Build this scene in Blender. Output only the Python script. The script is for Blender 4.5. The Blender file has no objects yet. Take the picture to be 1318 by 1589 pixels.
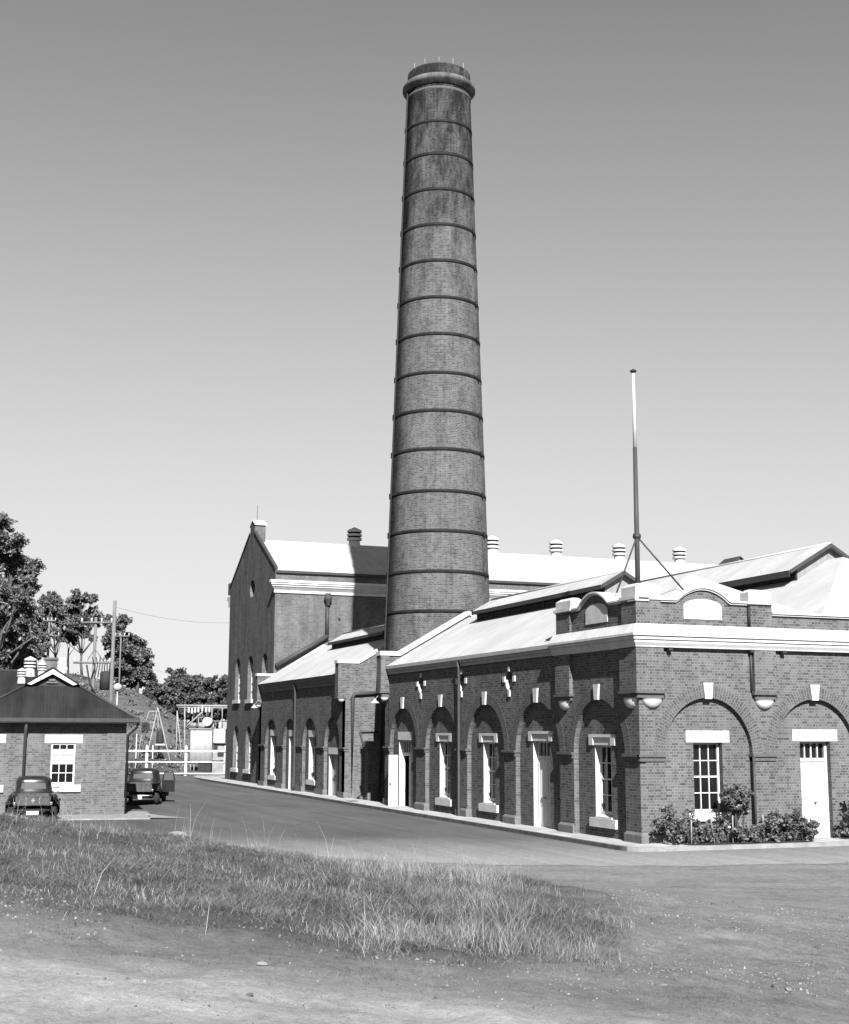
import bpy, math, random
import numpy as np
from mathutils import Vector, Matrix
from mathutils.geometry import tessellate_polygon
PI = math.pi
rng = np.random.default_rng(11)
random.seed(7)
scene = bpy.context.scene
COL = scene.collection

# ------------------------------------------------------------------ camera
CAM = np.array([-20.792, -36.354, 3.369])
F_PX, W_PX, H_PX = 2094.2, 1318.0, 1589.0
YAW, PITCH, ROLL = math.radians(20.789), math.radians(9.296), math.radians(0.224)
_fw = np.array([math.sin(YAW)*math.cos(PITCH), math.cos(YAW)*math.cos(PITCH), math.sin(PITCH)])
_r = np.array([math.cos(YAW), -math.sin(YAW), 0.0]); _u = np.cross(_r, _fw)
_r2 = _r*math.cos(ROLL)+_u*math.sin(ROLL); _u2 = -_r*math.sin(ROLL)+_u*math.cos(ROLL)
HX, HY = math.sin(YAW), math.cos(YAW)          # heading of the view on the ground

def at(px, row, d):
    """world point seen at a photo position, d metres ahead"""
    v = _fw+(px-W_PX/2)/F_PX*_r2-(row-H_PX/2)/F_PX*_u2
    return CAM+v*(d/(v[0]*HX+v[1]*HY))

cam_d = bpy.data.cameras.new("camera"); cam = bpy.data.objects.new("camera", cam_d); COL.objects.link(cam)
cam_d.sensor_fit = 'HORIZONTAL'; cam_d.sensor_width = 36.0; cam_d.lens = F_PX/W_PX*36.0
cam_d.clip_start = 0.1; cam_d.clip_end = 5000
M = Matrix(((_r2[0], _u2[0], -_fw[0], CAM[0]), (_r2[1], _u2[1], -_fw[1], CAM[1]), (_r2[2], _u2[2], -_fw[2], CAM[2]), (0, 0, 0, 1)))
cam.matrix_world = M
scene.camera = cam

# ------------------------------------------------------------------ light
SUN_AZ, SUN_EL = math.radians(11.8), math.radians(36.0)     # sun stands behind the camera: from -y, a little from -x
to_sun = Vector((-math.sin(SUN_AZ)*math.cos(SUN_EL), -math.cos(SUN_AZ)*math.cos(SUN_EL), math.sin(SUN_EL)))
sd = bpy.data.lights.new("sun", 'SUN'); sd.energy = 5.0; sd.angle = math.radians(0.5); sd.color = (1, 1, 1)
so = bpy.data.objects.new("sun", sd); COL.objects.link(so)
so.rotation_euler = to_sun.to_track_quat('Z', 'Y').to_euler()
so.location = (-20, -60, 60)

world = bpy.data.worlds.new("World"); scene.world = world; world.use_nodes = True
nt = world.node_tree; bg = nt.nodes["Background"]
sky = nt.nodes.new("ShaderNodeTexSky"); sky.sky_type = 'NISHITA'; sky.sun_disc = False
sky.sun_elevation = SUN_EL; sky.sun_rotation = math.atan2(to_sun.x, to_sun.y)
sky.altitude = 0; sky.air_density = 1.0; sky.dust_density = 0.7; sky.ozone_density = 1.0
# black-and-white film behind an orange filter: it records the red and some of the green of the sky
sep = nt.nodes.new("ShaderNodeSeparateColor"); nt.links.new(sky.outputs[0], sep.inputs[0])
mr = nt.nodes.new("ShaderNodeMath"); mr.operation = 'MULTIPLY'; mr.inputs[1].default_value = 0.7; nt.links.new(sep.outputs[0], mr.inputs[0])
mg = nt.nodes.new("ShaderNodeMath"); mg.operation = 'MULTIPLY_ADD'; mg.inputs[1].default_value = 0.3; nt.links.new(sep.outputs[1], mg.inputs[0]); nt.links.new(mr.outputs[0], mg.inputs[2])
# the film's own response to the sky's brightness: x^2 / (x^2 + c), a soft toe and shoulder
def wm(op, a_, b_):
    n_ = nt.nodes.new("ShaderNodeMath"); n_.operation = op
    for i_, v_ in enumerate((a_, b_)):
        if isinstance(v_, float): n_.inputs[i_].default_value = v_
        else: nt.links.new(v_, n_.inputs[i_])
    return n_.outputs[0]
x2 = wm('POWER', wm('MULTIPLY', mg.outputs[0], 0.153), 2.0)
film = wm('MULTIPLY', wm('DIVIDE', x2, wm('ADD', x2, 0.125)), 0.948/0.1865)
nt.links.new(film, bg.inputs[0]); bg.inputs[1].default_value = 0.05

scene.view_settings.view_transform = 'Standard'; scene.view_settings.look = 'None'
scene.view_settings.exposure = 1.9; scene.view_settings.gamma = 1.0
scene.cycles.max_bounces = 6

# ------------------------------------------------------------------ materials (all grey: the photograph has no colour)
def new_mat(name, rough=0.8, spec=0.05):
    m = bpy.data.materials.new(name); m.use_nodes = True
    b = m.node_tree.nodes["Principled BSDF"]
    b.inputs["Roughness"].default_value = rough
    b.inputs["Specular IOR Level"].default_value = spec
    return m, m.node_tree, b
def N(t, kind, **kw):
    n = t.nodes.new(kind)
    for k, v in kw.items(): setattr(n, k, v)
    return n
def g(v): return (v, v, v, 1)
def noise(t, src, scale, detail=4, rough=0.6, off=None):
    n = N(t, "ShaderNodeTexNoise"); n.inputs["Scale"].default_value = scale
    n.inputs["Detail"].default_value = detail; n.inputs["Roughness"].default_value = rough
    if off is not None:
        mp = N(t, "ShaderNodeMapping"); mp.inputs["Scale"].default_value = off
        t.links.new(src, mp.inputs[0]); src = mp.outputs[0]
    t.links.new(src, n.inputs["Vector"]); return n.outputs["Fac"]
def ramp(t, src, lo, hi, a, b):
    n = N(t, "ShaderNodeMapRange"); n.clamp = True
    for i, v in enumerate((lo, hi, a, b)): n.inputs[i+1].default_value = v
    t.links.new(src, n.inputs[0]); return n.outputs[0]
def math_(t, op, a, b=None):
    n = N(t, "ShaderNodeMath", operation=op)
    for i, v in enumerate((a, b)):
        if v is None: continue
        if isinstance(v, (int, float)): n.inputs[i].default_value = v
        else: t.links.new(v, n.inputs[i])
    return n.outputs[0]
def mix(t, fac, a, b):
    n = N(t, "ShaderNodeMix", data_type='FLOAT')
    for i, v in ((0, fac), (2, a), (3, b)):
        if isinstance(v, (int, float)): n.inputs[i].default_value = v
        else: t.links.new(v, n.inputs[i])
    return n.outputs[0]
def bump(t, b, h, strength, dist=0.02):
    n = N(t, "ShaderNodeBump"); n.inputs["Strength"].default_value = strength; n.inputs["Distance"].default_value = dist
    t.links.new(h, n.inputs["Height"]); t.links.new(n.outputs[0], b.inputs["Normal"])
def coord(t, which="Object"):
    return N(t, "ShaderNodeTexCoord").outputs[which]

def brick_mat(name, c1, c2, mortar, w=0.24, h=0.086, bias=0.0, streak=0.25, msize=0.008, chim=False):
    m, t, b = new_mat(name, 1.0, 0.0)
    uv = coord(t, "UV"); ob = coord(t, "Object")
    br = N(t, "ShaderNodeTexBrick"); br.offset = 0.5
    br.inputs["Color1"].default_value = g(c1); br.inputs["Color2"].default_value = g(c2); br.inputs["Mortar"].default_value = g(mortar)
    br.inputs["Scale"].default_value = 1.0; br.inputs["Mortar Size"].default_value = msize; br.inputs["Mortar Smooth"].default_value = 0.2
    br.squash = 0.5; br.squash_frequency = 2; br.inputs["Bias"].default_value = bias; br.inputs["Brick Width"].default_value = w; br.inputs["Row Height"].default_value = h
    t.links.new(uv, br.inputs["Vector"])
    col = N(t, "ShaderNodeRGBToBW"); t.links.new(br.outputs["Color"], col.inputs[0]); c = col.outputs[0]
    big = noise(t, ob, 0.45, 5, 0.65)
    c = math_(t, 'MULTIPLY', c, ramp(t, big, 0.25, 0.75, 1-streak*0.8, 1+streak*0.6))
    fine = noise(t, ob, 2.2, 6, 0.7)
    c = math_(t, 'MULTIPLY', c, ramp(t, fine, 0.3, 0.7, 0.84, 1.14))
    run = noise(t, ob, 1.0, 4, 0.6, (1.5, 1.5, 0.3))         # rain-washed vertical streaks
    c = math_(t, 'MULTIPLY', c, ramp(t, run, 0.3, 0.72, 1-streak, 1+streak*0.5))
    if chim:                                                    # soot near the mouth and dark runs
        z = N(t, "ShaderNodeSeparateXYZ"); t.links.new(ob, z.inputs[0])
        soot = noise(t, ob, 0.9, 6, 0.75, (1.5, 1.5, 0.4))
        top = ramp(t, z.outputs[2], 24, 37, 0, 1.0)
        k = ramp(t, math_(t, 'ADD', soot, math_(t, 'MULTIPLY', top, 0.28)), 0.5, 0.8, 0, 0.8)
        c = math_(t, 'MULTIPLY', c, math_(t, 'SUBTRACT', 1.0, k))
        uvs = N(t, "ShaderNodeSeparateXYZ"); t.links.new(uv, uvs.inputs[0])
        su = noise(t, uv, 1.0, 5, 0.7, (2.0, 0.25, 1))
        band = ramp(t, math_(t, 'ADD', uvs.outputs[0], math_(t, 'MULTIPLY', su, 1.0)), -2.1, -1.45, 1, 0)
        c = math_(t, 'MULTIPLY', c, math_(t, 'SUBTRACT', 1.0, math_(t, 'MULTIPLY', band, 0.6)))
    t.links.new(c, b.inputs["Base Color"])
    bump(t, b, math_(t, 'SUBTRACT', math_(t, 'MULTIPLY', fine, 0.5), br.outputs["Fac"]), 0.5, 0.008)
    return m

def plain_mat(name, v, rough=0.7, var=0.15, scale=3.0, spec=0.05, bumpy=0.0, metal=0.0, off=None):
    m, t, b = new_mat(name, rough, spec)
    b.inputs["Metallic"].default_value = metal
    ob = coord(t)
    n = noise(t, ob, scale, 6, 0.65, off)
    c = math_(t, 'MULTIPLY', ramp(t, n, 0.28, 0.72, 1-var, 1+var), v)
    t.links.new(c, b.inputs["Base Color"])
    if bumpy: bump(t, b, n, bumpy, 0.02)
    return m

def iron_roof_mat(name, v, pitch, var=0.12, strength=0.5, stain=0.2):
    m, t, b = new_mat(name, 0.7, 0.04)
    uv = coord(t, "UV"); ob = coord(t)
    wv = N(t, "ShaderNodeTexWave", wave_type='BANDS', bands_direction='X', wave_profile='SIN')
    wv.inputs["Scale"].default_value = 1.0/pitch*0.314; wv.inputs["Distortion"].default_value = 0
    t.links.new(uv, wv.inputs["Vector"])
    n = noise(t, ob, 0.6, 5, 0.65)
    st = noise(t, uv, 1.0, 5, 0.6, (1.6, 0.22, 1))
    sheet = N(t, "ShaderNodeTexBrick"); sheet.offset = 0.0
    sheet.inputs["Color1"].default_value = g(1); sheet.inputs["Color2"].default_value = g(1-var); sheet.inputs["Mortar"].default_value = g(0.8)
    sheet.inputs["Scale"].default_value = 1; sheet.inputs["Brick Width"].default_value = 0.66; sheet.inputs["Row Height"].default_value = 2.4
    sheet.inputs["Mortar Size"].default_value = 0.006
    t.links.new(uv, sheet.inputs["Vector"])
    bw = N(t, "ShaderNodeRGBToBW"); t.links.new(sheet.outputs["Color"], bw.inputs[0])
    c = math_(t, 'MULTIPLY', bw.outputs[0], ramp(t, n, 0.3, 0.7, 1-var, 1+var))
    c = math_(t, 'MULTIPLY', c, ramp(t, st, 0.3, 0.7, 1-stain, 1+stain))
    c = math_(t, 'MULTIPLY', c, v)
    t.links.new(c, b.inputs["Base Color"])
    bump(t, b, wv.outputs["Fac"], strength, 0.02)
    return m

def leaf_mat(name, lo, hi, trans=0.25, nsc=0.8, nlo=0.75, nhi=1.25):
    m, t, b = new_mat(name, 0.6, 0.06)
    geo = N(t, "ShaderNodeNewGeometry")
    c = ramp(t, geo.outputs["Random Per Island"], 0, 1, lo, hi)
    ob = coord(t); n = noise(t, ob, nsc, 4, 0.65)
    c = math_(t, 'MULTIPLY', c, ramp(t, n, 0.33, 0.67, nlo, nhi))
    t.links.new(c, b.inputs["Base Color"])
    tr = N(t, "ShaderNodeBsdfTranslucent"); t.links.new(c, tr.inputs[0])
    mx = N(t, "ShaderNodeMixShader"); mx.inputs[0].default_value = trans
    t.links.new(b.outputs[0], mx.inputs[1]); t.links.new(tr.outputs[0], mx.inputs[2])
    t.links.new(mx.outputs[0], t.nodes["Material Output"].inputs[0])
    return m

MT = {}
MT['brick'] = brick_mat("red_brick", 0.074, 0.020, 0.115, bias=-0.32, streak=0.16)
MT['brick_far'] = brick_mat("boiler_brick", 0.078, 0.05, 0.11, streak=0.28)
MT['brick_ring'] = brick_mat("arch_brick", 0.062, 0.040, 0.105, w=0.19, h=0.086, streak=0.1)
MT['brick_cot'] = brick_mat("cottage_brick", 0.082, 0.032, 0.11, bias=-0.3, streak=0.16)
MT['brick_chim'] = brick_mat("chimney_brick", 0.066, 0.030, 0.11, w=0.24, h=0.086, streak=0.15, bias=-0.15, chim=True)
MT['white'] = plain_mat("white_painted_stone", 0.29, 0.6, 0.16, 2.2)
MT['render'] = plain_mat("white_painted_render", 0.27, 0.7, 0.12, 1.4, off=(1, 1, 0.5))
MT['gutter'] = plain_mat("grey_painted_gutter", 0.2, 0.5, 0.12, 2.0)
MT['gutter_dark'] = plain_mat("dark_grey_gutter", 0.085, 0.6, 0.15, 2.0)
MT['stone'] = plain_mat("plinth_stone", 0.085, 0.85, 0.2, 4.0, bumpy=0.3)
MT['impost'] = plain_mat("impost_brick", 0.055, 0.85, 0.25, 9.0, bumpy=0.3)
MT['roof_white'] = iron_roof_mat("whitewashed_iron", 0.25, 0.076, 0.09, 0.3, 0.10)
MT['roof_grey'] = iron_roof_mat("weathered_iron", 0.015, 0.13, 0.14, 0.9, 0.4)
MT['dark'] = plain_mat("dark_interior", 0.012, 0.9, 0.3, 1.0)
MT['louvre'] = plain_mat("dark_louvre", 0.03, 0.8, 0.3, 2.0)
MT['iron'] = plain_mat("iron_band", 0.011, 0.6, 0.4, 3.0)
MT['pipe'] = plain_mat("painted_downpipe", 0.03, 0.5, 0.15, 3.0, spec=0.1)
MT['boards'] = plain_mat("grey_weatherboards", 0.13, 0.8, 0.3, 2.0, off=(6, 6, 0.4))
MT['timber'] = plain_mat("weathered_pole_timber", 0.085, 0.85, 0.35, 3.0, off=(6, 6, 0.4), bumpy=0.4)
MT['door'] = plain_mat("white_door_paint", 0.30, 0.45, 0.06, 2.0)
MT['frame'] = plain_mat("white_window_paint", 0.32, 0.45, 0.06, 2.0)
MT['steel'] = plain_mat("galvanised_steel", 0.15, 0.5, 0.2, 3.0)
MT['shed'] = plain_mat("pale_cabinet_paint", 0.22, 0.6, 0.18, 2.0)
MT['black'] = plain_mat("black_ironwork", 0.02, 0.6, 0.3, 4.0)
MT['soot_stone'] = plain_mat("sooty_stone", 0.06, 0.85, 0.6, 1.3, bumpy=0.3, off=(1.6, 1.6, 0.6))
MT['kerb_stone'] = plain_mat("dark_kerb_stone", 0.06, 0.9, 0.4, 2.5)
MT['soil'] = plain_mat("garden_soil", 0.028, 0.95, 0.4, 6.0, bumpy=0.8)
MT['rock'] = plain_mat("pale_rock", 0.11, 0.9, 0.3, 7.0, bumpy=0.6)
MT['rock_dark'] = plain_mat("dull_rock", 0.055, 0.9, 0.35, 7.0, bumpy=0.6)
MT['concrete'] = plain_mat("pale_concrete", 0.14, 0.85, 0.28, 2.2, bumpy=0.2)
MT['paint_dark'] = plain_mat("dark_car_paint", 0.010, 0.25, 0.3, 2.0, spec=0.22)
MT['paint_dusty'] = plain_mat("dusty_car_paint", 0.042, 0.7, 0.5, 5.0, spec=0.1)
MT['tyre'] = plain_mat("tyre_rubber", 0.018, 0.85, 0.3, 5.0)
MT['chrome'] = plain_mat("dull_chrome", 0.2, 0.35, 0.2, 5.0, metal=0.8)
MT['plate'] = plain_mat("number_plate_white", 0.35, 0.6, 0.1, 5.0)
MT['blind'] = plain_mat("pale_window_blind", 0.2, 0.8, 0.1, 3.0)
MT['bark'] = plain_mat("eucalypt_bark", 0.05, 0.9, 0.4, 2.0, off=(3, 3, 0.5), bumpy=0.3)
MT['stem'] = plain_mat("shrub_stem", 0.045, 0.9, 0.3, 6.0)
MT['leaf'] = leaf_mat("eucalypt_leaves", 0.03, 0.14)
MT['leaf_far'] = leaf_mat("distant_leaves", 0.026, 0.095)
MT['leaf_shrub'] = leaf_mat("shrub_leaves", 0.03, 0.15)
MT['bloom'] = plain_mat("pale_rose_petals", 0.4, 0.6, 0.1, 9.0)
MT['turf'] = leaf_mat("mixed_grass_blades", 0.028, 0.145, 0.3, 1.5, 0.42, 1.5)
MT['straw'] = leaf_mat("dry_grass_stalks", 0.11, 0.30, 0.3, 1.2, 0.65, 1.3)
m, t, b = new_mat("window_glass", 0.04, 0.16); b.inputs["Base Color"].default_value = g(0.006); MT['glass'] = m
nb = noise(t, coord(t), 1.5, 2, 0.5); bump(t, b, nb, 0.05, 0.05)
m, t, b = new_mat("car_glass", 0.15, 0.4); b.inputs["Base Color"].default_value = g(0.05); MT['car_glass'] = m

# ------------------------------------------------------------------ mesh helpers
ORG = {}
class MB:
    def __init__(s): s.v = []; s.f = []; s.uv = []; s.sm = []
    def poly(s, pts, uv=None, smooth=False):
        i = len(s.v); s.v.extend([tuple(map(float, p)) for p in pts]); s.f.append(tuple(range(i, i+len(pts))))
        if uv is None:
            P = [Vector(p) for p in pts]; n = Vector((0, 0, 0))
            for k in range(len(P)):
                a, b_ = P[k], P[(k+1) % len(P)]; n += (a-P[0]).cross(b_-P[0])
            if n.length < 1e-12: n = Vector((0, 0, 1))
            n.normalize()
            if abs(n.z) > 0.999: uv = [(p.x, p.y) for p in P]
            else:
                tt = Vector((-n.y, n.x, 0)).normalized(); bb = n.cross(tt)
                uv = [(p.dot(tt), p.dot(bb)) for p in P]
        s.uv.append(uv); s.sm.append(smooth)
    def box(s, x0, x1, y0, y1, z0, z1, tr=None):
        c = [(x0, y0, z0), (x1, y0, z0), (x1, y1, z0), (x0, y1, z0), (x0, y0, z1), (x1, y0, z1), (x1, y1, z1), (x0, y1, z1)]
        if tr: c = [tr(*p) for p in c]
        for q in ((0, 3, 2, 1), (4, 5, 6, 7), (0, 1, 5, 4), (1, 2, 6, 5), (2, 3, 7, 6), (3, 0, 4, 7)): s.poly([c[k] for k in q])
    def hull8(s, a, b_):
        """prism between two quads"""
        s.poly(a[::-1]); s.poly(b_)
        for k in range(len(a)): s.poly([a[k], a[(k+1) % len(a)], b_[(k+1) % len(a)], b_[k]])
    def tube(s, pts, r, n=8, cap=True):
        P = [Vector(p) for p in pts]; R = r if isinstance(r, (list, tuple)) else [r]*len(P)
        rings = []
        ref = None
        for k, p in enumerate(P):
            d = (P[min(k+1, len(P)-1)]-P[max(k-1, 0)])
            d = d.normalized() if d.length > 1e-9 else Vector((0, 0, 1))
            if ref is None: ref = Vector((0, 0, 1)) if abs(d.z) < 0.9 else Vector((1, 0, 0))
            a = d.cross(ref).normalized(); bb = d.cross(a).normalized(); ref = bb.cross(d).normalized() if False else ref
            rings.append([p+(a*math.cos(2*PI*j/n)+bb*math.sin(2*PI*j/n))*R[k] for j in range(n)])
        L = 0
        for k in range(len(P)-1):
            L2 = L+(P[k+1]-P[k]).length
            for j in range(n):
                j2 = (j+1) % n
                s.poly([rings[k][j], rings[k][j2], rings[k+1][j2], rings[k+1][j]],
                       [(j/n*2*PI*R[k], L), ((j+1)/n*2*PI*R[k], L), ((j+1)/n*2*PI*R[k], L2), (j/n*2*PI*R[k], L2)], True)
            L = L2
        if cap: s.poly(rings[0][::-1]); s.poly(rings[-1])
    def lathe(s, prof, c=(0, 0, 0), n=24, a0=0.0, a1=2*PI, smooth=True, ur=None):
        full = abs(a1-a0-2*PI) < 1e-6
        L = 0
        for k in range(len(prof)-1):
            (r0, z0), (r1, z1) = prof[k], prof[k+1]
            R = ur if ur else max(r0, r1)
            for j in range(n):
                t0 = a0+(a1-a0)*j/n; t1 = a0+(a1-a0)*(j+1)/n
                p = [(c[0]+r0*math.cos(t0), c[1]+r0*math.sin(t0), c[2]+z0), (c[0]+r0*math.cos(t1), c[1]+r0*math.sin(t1), c[2]+z0),
                     (c[0]+r1*math.cos(t1), c[1]+r1*math.sin(t1), c[2]+z1), (c[0]+r1*math.cos(t0), c[1]+r1*math.sin(t0), c[2]+z1)]
                va, vb = (z0, z1) if abs(z1-z0) > abs(r1-r0) else (L, L+abs(r1-r0))
                s.poly(p, [(t0*R, va), (t1*R, va), (t1*R, vb), (t0*R, vb)], smooth)
            L += math.hypot(r1-r0, z1-z0)
    def rings(s, R, cap=True, smooth=True):
        n = len(R[0])
        for k in range(len(R)-1):
            for j in range(n):
                j2 = (j+1) % n
                s.poly([R[k][j], R[k][j2], R[k+1][j2], R[k+1][j]], None, smooth)
        if cap: s.poly(R[0][::-1]); s.poly(R[-1])
    def build(s, name, mat, parent=None, top=None, merge=True):
        off = Vector((0, 0, 0))
        if parent is not None: off = Vector(ORG.get(parent.name, (0, 0, 0)))
        me = bpy.data.meshes.new(name)
        me.from_pydata([(Vector(v)-off)[:] for v in s.v], [], s.f)
        uvl = me.uv_layers.new(name="UVMap")
        flat = [c for f in s.uv for p in f for c in p]
        uvl.data.foreach_set("uv", flat)
        me.polygons.foreach_set("use_smooth", s.sm)
        if merge and any(s.sm):
            import bmesh
            bm = bmesh.new(); bm.from_mesh(me); bmesh.ops.remove_doubles(bm, verts=bm.verts, dist=1e-5); bm.to_mesh(me); bm.free()
        me.materials.append(MT[mat] if isinstance(mat, str) else mat)
        me.update()
        o = bpy.data.objects.new(name, me); COL.objects.link(o)
        if parent is not None: o.parent = parent; ORG[o.name] = tuple(off)
        return o

def tag(o, label=None, cat=None, group=None, kind=None):
    for k, v in (('label', label), ('category', cat), ('group', group), ('kind', kind)):
        if v: o[k] = v
    return o
def empty(name, loc, label, cat, group=None, rz=0.0):
    o = bpy.data.objects.new(name, None); COL.objects.link(o)
    o.empty_display_size = 0.3
    o.location = loc; o.rotation_euler = (0, 0, rz)
    ORG[o.name] = (0, 0, 0) if rz else tuple(loc)      # rotated things are modelled in their own axes
    return tag(o, label, cat, group)
def quads(name, V, mat, parent=None, off=(0, 0, 0)):
    """V: (n,4,3) array of loose quads"""
    n = len(V); V = V-np.array(off)
    me = bpy.data.meshes.new(name)
    me.vertices.add(n*4); me.vertices.foreach_set("co", V.reshape(-1).astype(np.float32))
    me.loops.add(n*4); me.loops.foreach_set("vertex_index", np.arange(n*4, dtype=np.int32))
    me.polygons.add(n); me.polygons.foreach_set("loop_start", np.arange(0, n*4, 4, dtype=np.int32))
    me.polygons.foreach_set("loop_total", np.full(n, 4, dtype=np.int32))
    me.materials.append(MT[mat] if isinstance(mat, str) else mat)
    me.update(calc_edges=True); me.validate()
    o = bpy.data.objects.new(name, me); COL.objects.link(o)
    if parent is not None: o.parent = parent
    return o

# facade frames: (u along the wall, w outward, z)
def LF(x0=0.0): return lambda u, w, z: (x0-w, u, z)       # wall facing -x
def RF(y0=0.0): return lambda u, w, z: (u, y0-w, z)       # wall facing -y
def sheet(mb, fr, w, outline, holes=()):
    loops = [[Vector((p[0], p[1], 0)) for p in outline]]+[[Vector((p[0], p[1], 0)) for p in h] for h in holes]
    flat = [p for l in loops for p in l]
    for tri in tessellate_polygon(loops):
        P = [flat[i] for i in tri]
        if (P[1]-P[0]).cross(P[2]-P[0]).length < 1e-7: continue
        mb.poly([fr(p.x, w, p.y) for p in P])
def reveal(mb, fr, pts, w0, w1, closed=False):
    K = len(pts) if closed else len(pts)-1
    for k in range(K):
        a, b_ = pts[k], pts[(k+1) % len(pts)]
        mb.poly([fr(a[0], w0, a[1]), fr(b_[0], w0, b_[1]), fr(b_[0], w1, b_[1]), fr(a[0], w1, a[1])])
def arc(uc, a, zs, b_, n=20): return [(uc-a*math.cos(PI*k/n), zs+b_*math.sin(PI*k/n)) for k in range(n+1)]
def ellipse(uc, zc, a, b_, n=20): return [(uc+a*math.cos(2*PI*k/n), zc+b_*math.sin(2*PI*k/n)) for k in range(n)]
def fbox(mb, fr, u0, u1, w0, w1, z0, z1): mb.box(u0, u1, w0, w1, z0, z1, fr)
def back_wall(mb, fr, w, u0, u1, z0, z1, op):
    """rectangle with one opening (ou0, ou1, ob, ot)"""
    a, b_, c, d = op
    P = lambda *q: mb.poly([fr(x, w, z) for x, z in q])
    P((u0, z0), (a, z0), (a, z1), (u0, z1)); P((b_, z0), (u1, z0), (u1, z1), (b_, z1))
    P((a, d), (b_, d), (b_, z1), (a, z1))
    if c > z0+1e-4: P((a, z0), (b_, z0), (b_, c), (a, c))
def arch_ring(mb, fr, w, uc, a, zs, b_, th, n=24):
    I = arc(uc, a, zs, b_, n); O = arc(uc, a+th, zs, b_+th, n); L = 0
    for k in range(n):
        d = math.hypot(I[k+1][0]-I[k][0], I[k+1][1]-I[k][1])
        mb.poly([fr(I[k][0], w, I[k][1]), fr(O[k][0], w, O[k][1]), fr(O[k+1][0], w, O[k+1][1]), fr(I[k+1][0], w, I[k+1][1])],
                [(0, L), (th, L), (th, L+d), (0, L+d)])
        mb.poly([fr(O[k][0], w, O[k][1]), fr(O[k+1][0], w, O[k+1][1]), fr(O[k+1][0], w-0.05, O[k+1][1]), fr(O[k][0], w-0.05, O[k][1])])
        L += d

def sash_window(parent, fr, u0, u1, z0, z1, w, cols=3, rows=4, sash=True, panes='glass', bar=0.03, fmat='frame', top_blind=False):
    mb = MB(); fw = 0.065
    fbox(mb, fr, u0, u0+fw, w-0.06, w+0.02, z0, z1); fbox(mb, fr, u1-fw, u1, w-0.06, w+0.02, z0, z1)
    fbox(mb, fr, u0+fw, u1-fw, w-0.06, w+0.018, z1-fw, z1); fbox(mb, fr, u0+fw, u1-fw, w-0.06, w+0.018, z0, z0+fw+0.03)
    iu0, iu1, iz0, iz1 = u0+fw, u1-fw, z0+fw+0.03, z1-fw
    for k in range(1, cols):
        u = iu0+(iu1-iu0)*k/cols; fbox(mb, fr, u-bar/2, u+bar/2, w-0.045, w+0.004, iz0, iz1)
    for k in range(1, rows):
        z = iz0+(iz1-iz0)*k/rows; th = 0.055 if (sash and k*2 == rows) else bar
        fbox(mb, fr, iu0, iu1, w-0.04, w+(0.012 if th > bar else 0.0), z-th/2, z+th/2)
    win = mb.build('window', fmat, parent)
    zm = (iz0+iz1)/2
    pb = MB(); pb.poly([fr(iu0, w-0.035, iz0), fr(iu1, w-0.035, iz0), fr(iu1, w-0.035, zm if top_blind else iz1), fr(iu0, w-0.035, zm if top_blind else iz1)])
    pb.build('pane', panes, win)
    if top_blind:
        pb = MB(); pb.poly([fr(iu0, w-0.035, zm), fr(iu1, w-0.035, zm), fr(iu1, w-0.035, iz1-0.17), fr(iu0, w-0.035, iz1-0.17)]); pb.build('blind', 'blind', win)
        pb = MB(); pb.poly([fr(iu0, w-0.036, iz1-0.17), fr(iu1, w-0.036, iz1-0.17), fr(iu1, w-0.036, iz1), fr(iu0, w-0.036, iz1)]); pb.build('pane', panes, win)
    return win
def lintel(parent, fr, u0, u1, z0, z1, w, th=0.2, border=None):
    mb = MB(); fbox(mb, fr, u0, u1, w-th, w+0.02, z0, z1)
    if border:
        fbox(mb, fr, u0-0.004, u1+0.004, w-0.02, w+0.07, z1-0.09, z1+0.004)
        for a, b_ in ((u0-0.004, u0+border), (u1-border, u1+0.004)): fbox(mb, fr, a, b_, w-0.02, w+0.069, z0-0.004, z1-0.09)
    return mb.build('lintel', 'white', parent)
def sill(parent, fr, u0, u1, z0, z1, w, inner=None):
    mb = MB(); fbox(mb, fr, u0, u1, w-0.02, w+0.09, z0, z1)
    if inner:
        a, b_ = inner
        mb.hull8([fr(a, w-0.22, z1-0.1), fr(b_, w-0.22, z1-0.1), fr(b_, w-0.22, z1+0.13), fr(a, w-0.22, z1+0.13)],
                 [fr(a, w-0.005, z1-0.1), fr(b_, w-0.005, z1-0.1), fr(b_, w-0.005, z1+0.005), fr(a, w-0.005, z1+0.005)])
        fbox(mb, fr, a, b_, w-0.01, w+0.05, z1, z1+0.05)
    return mb.build('sill', 'white', parent)
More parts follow.
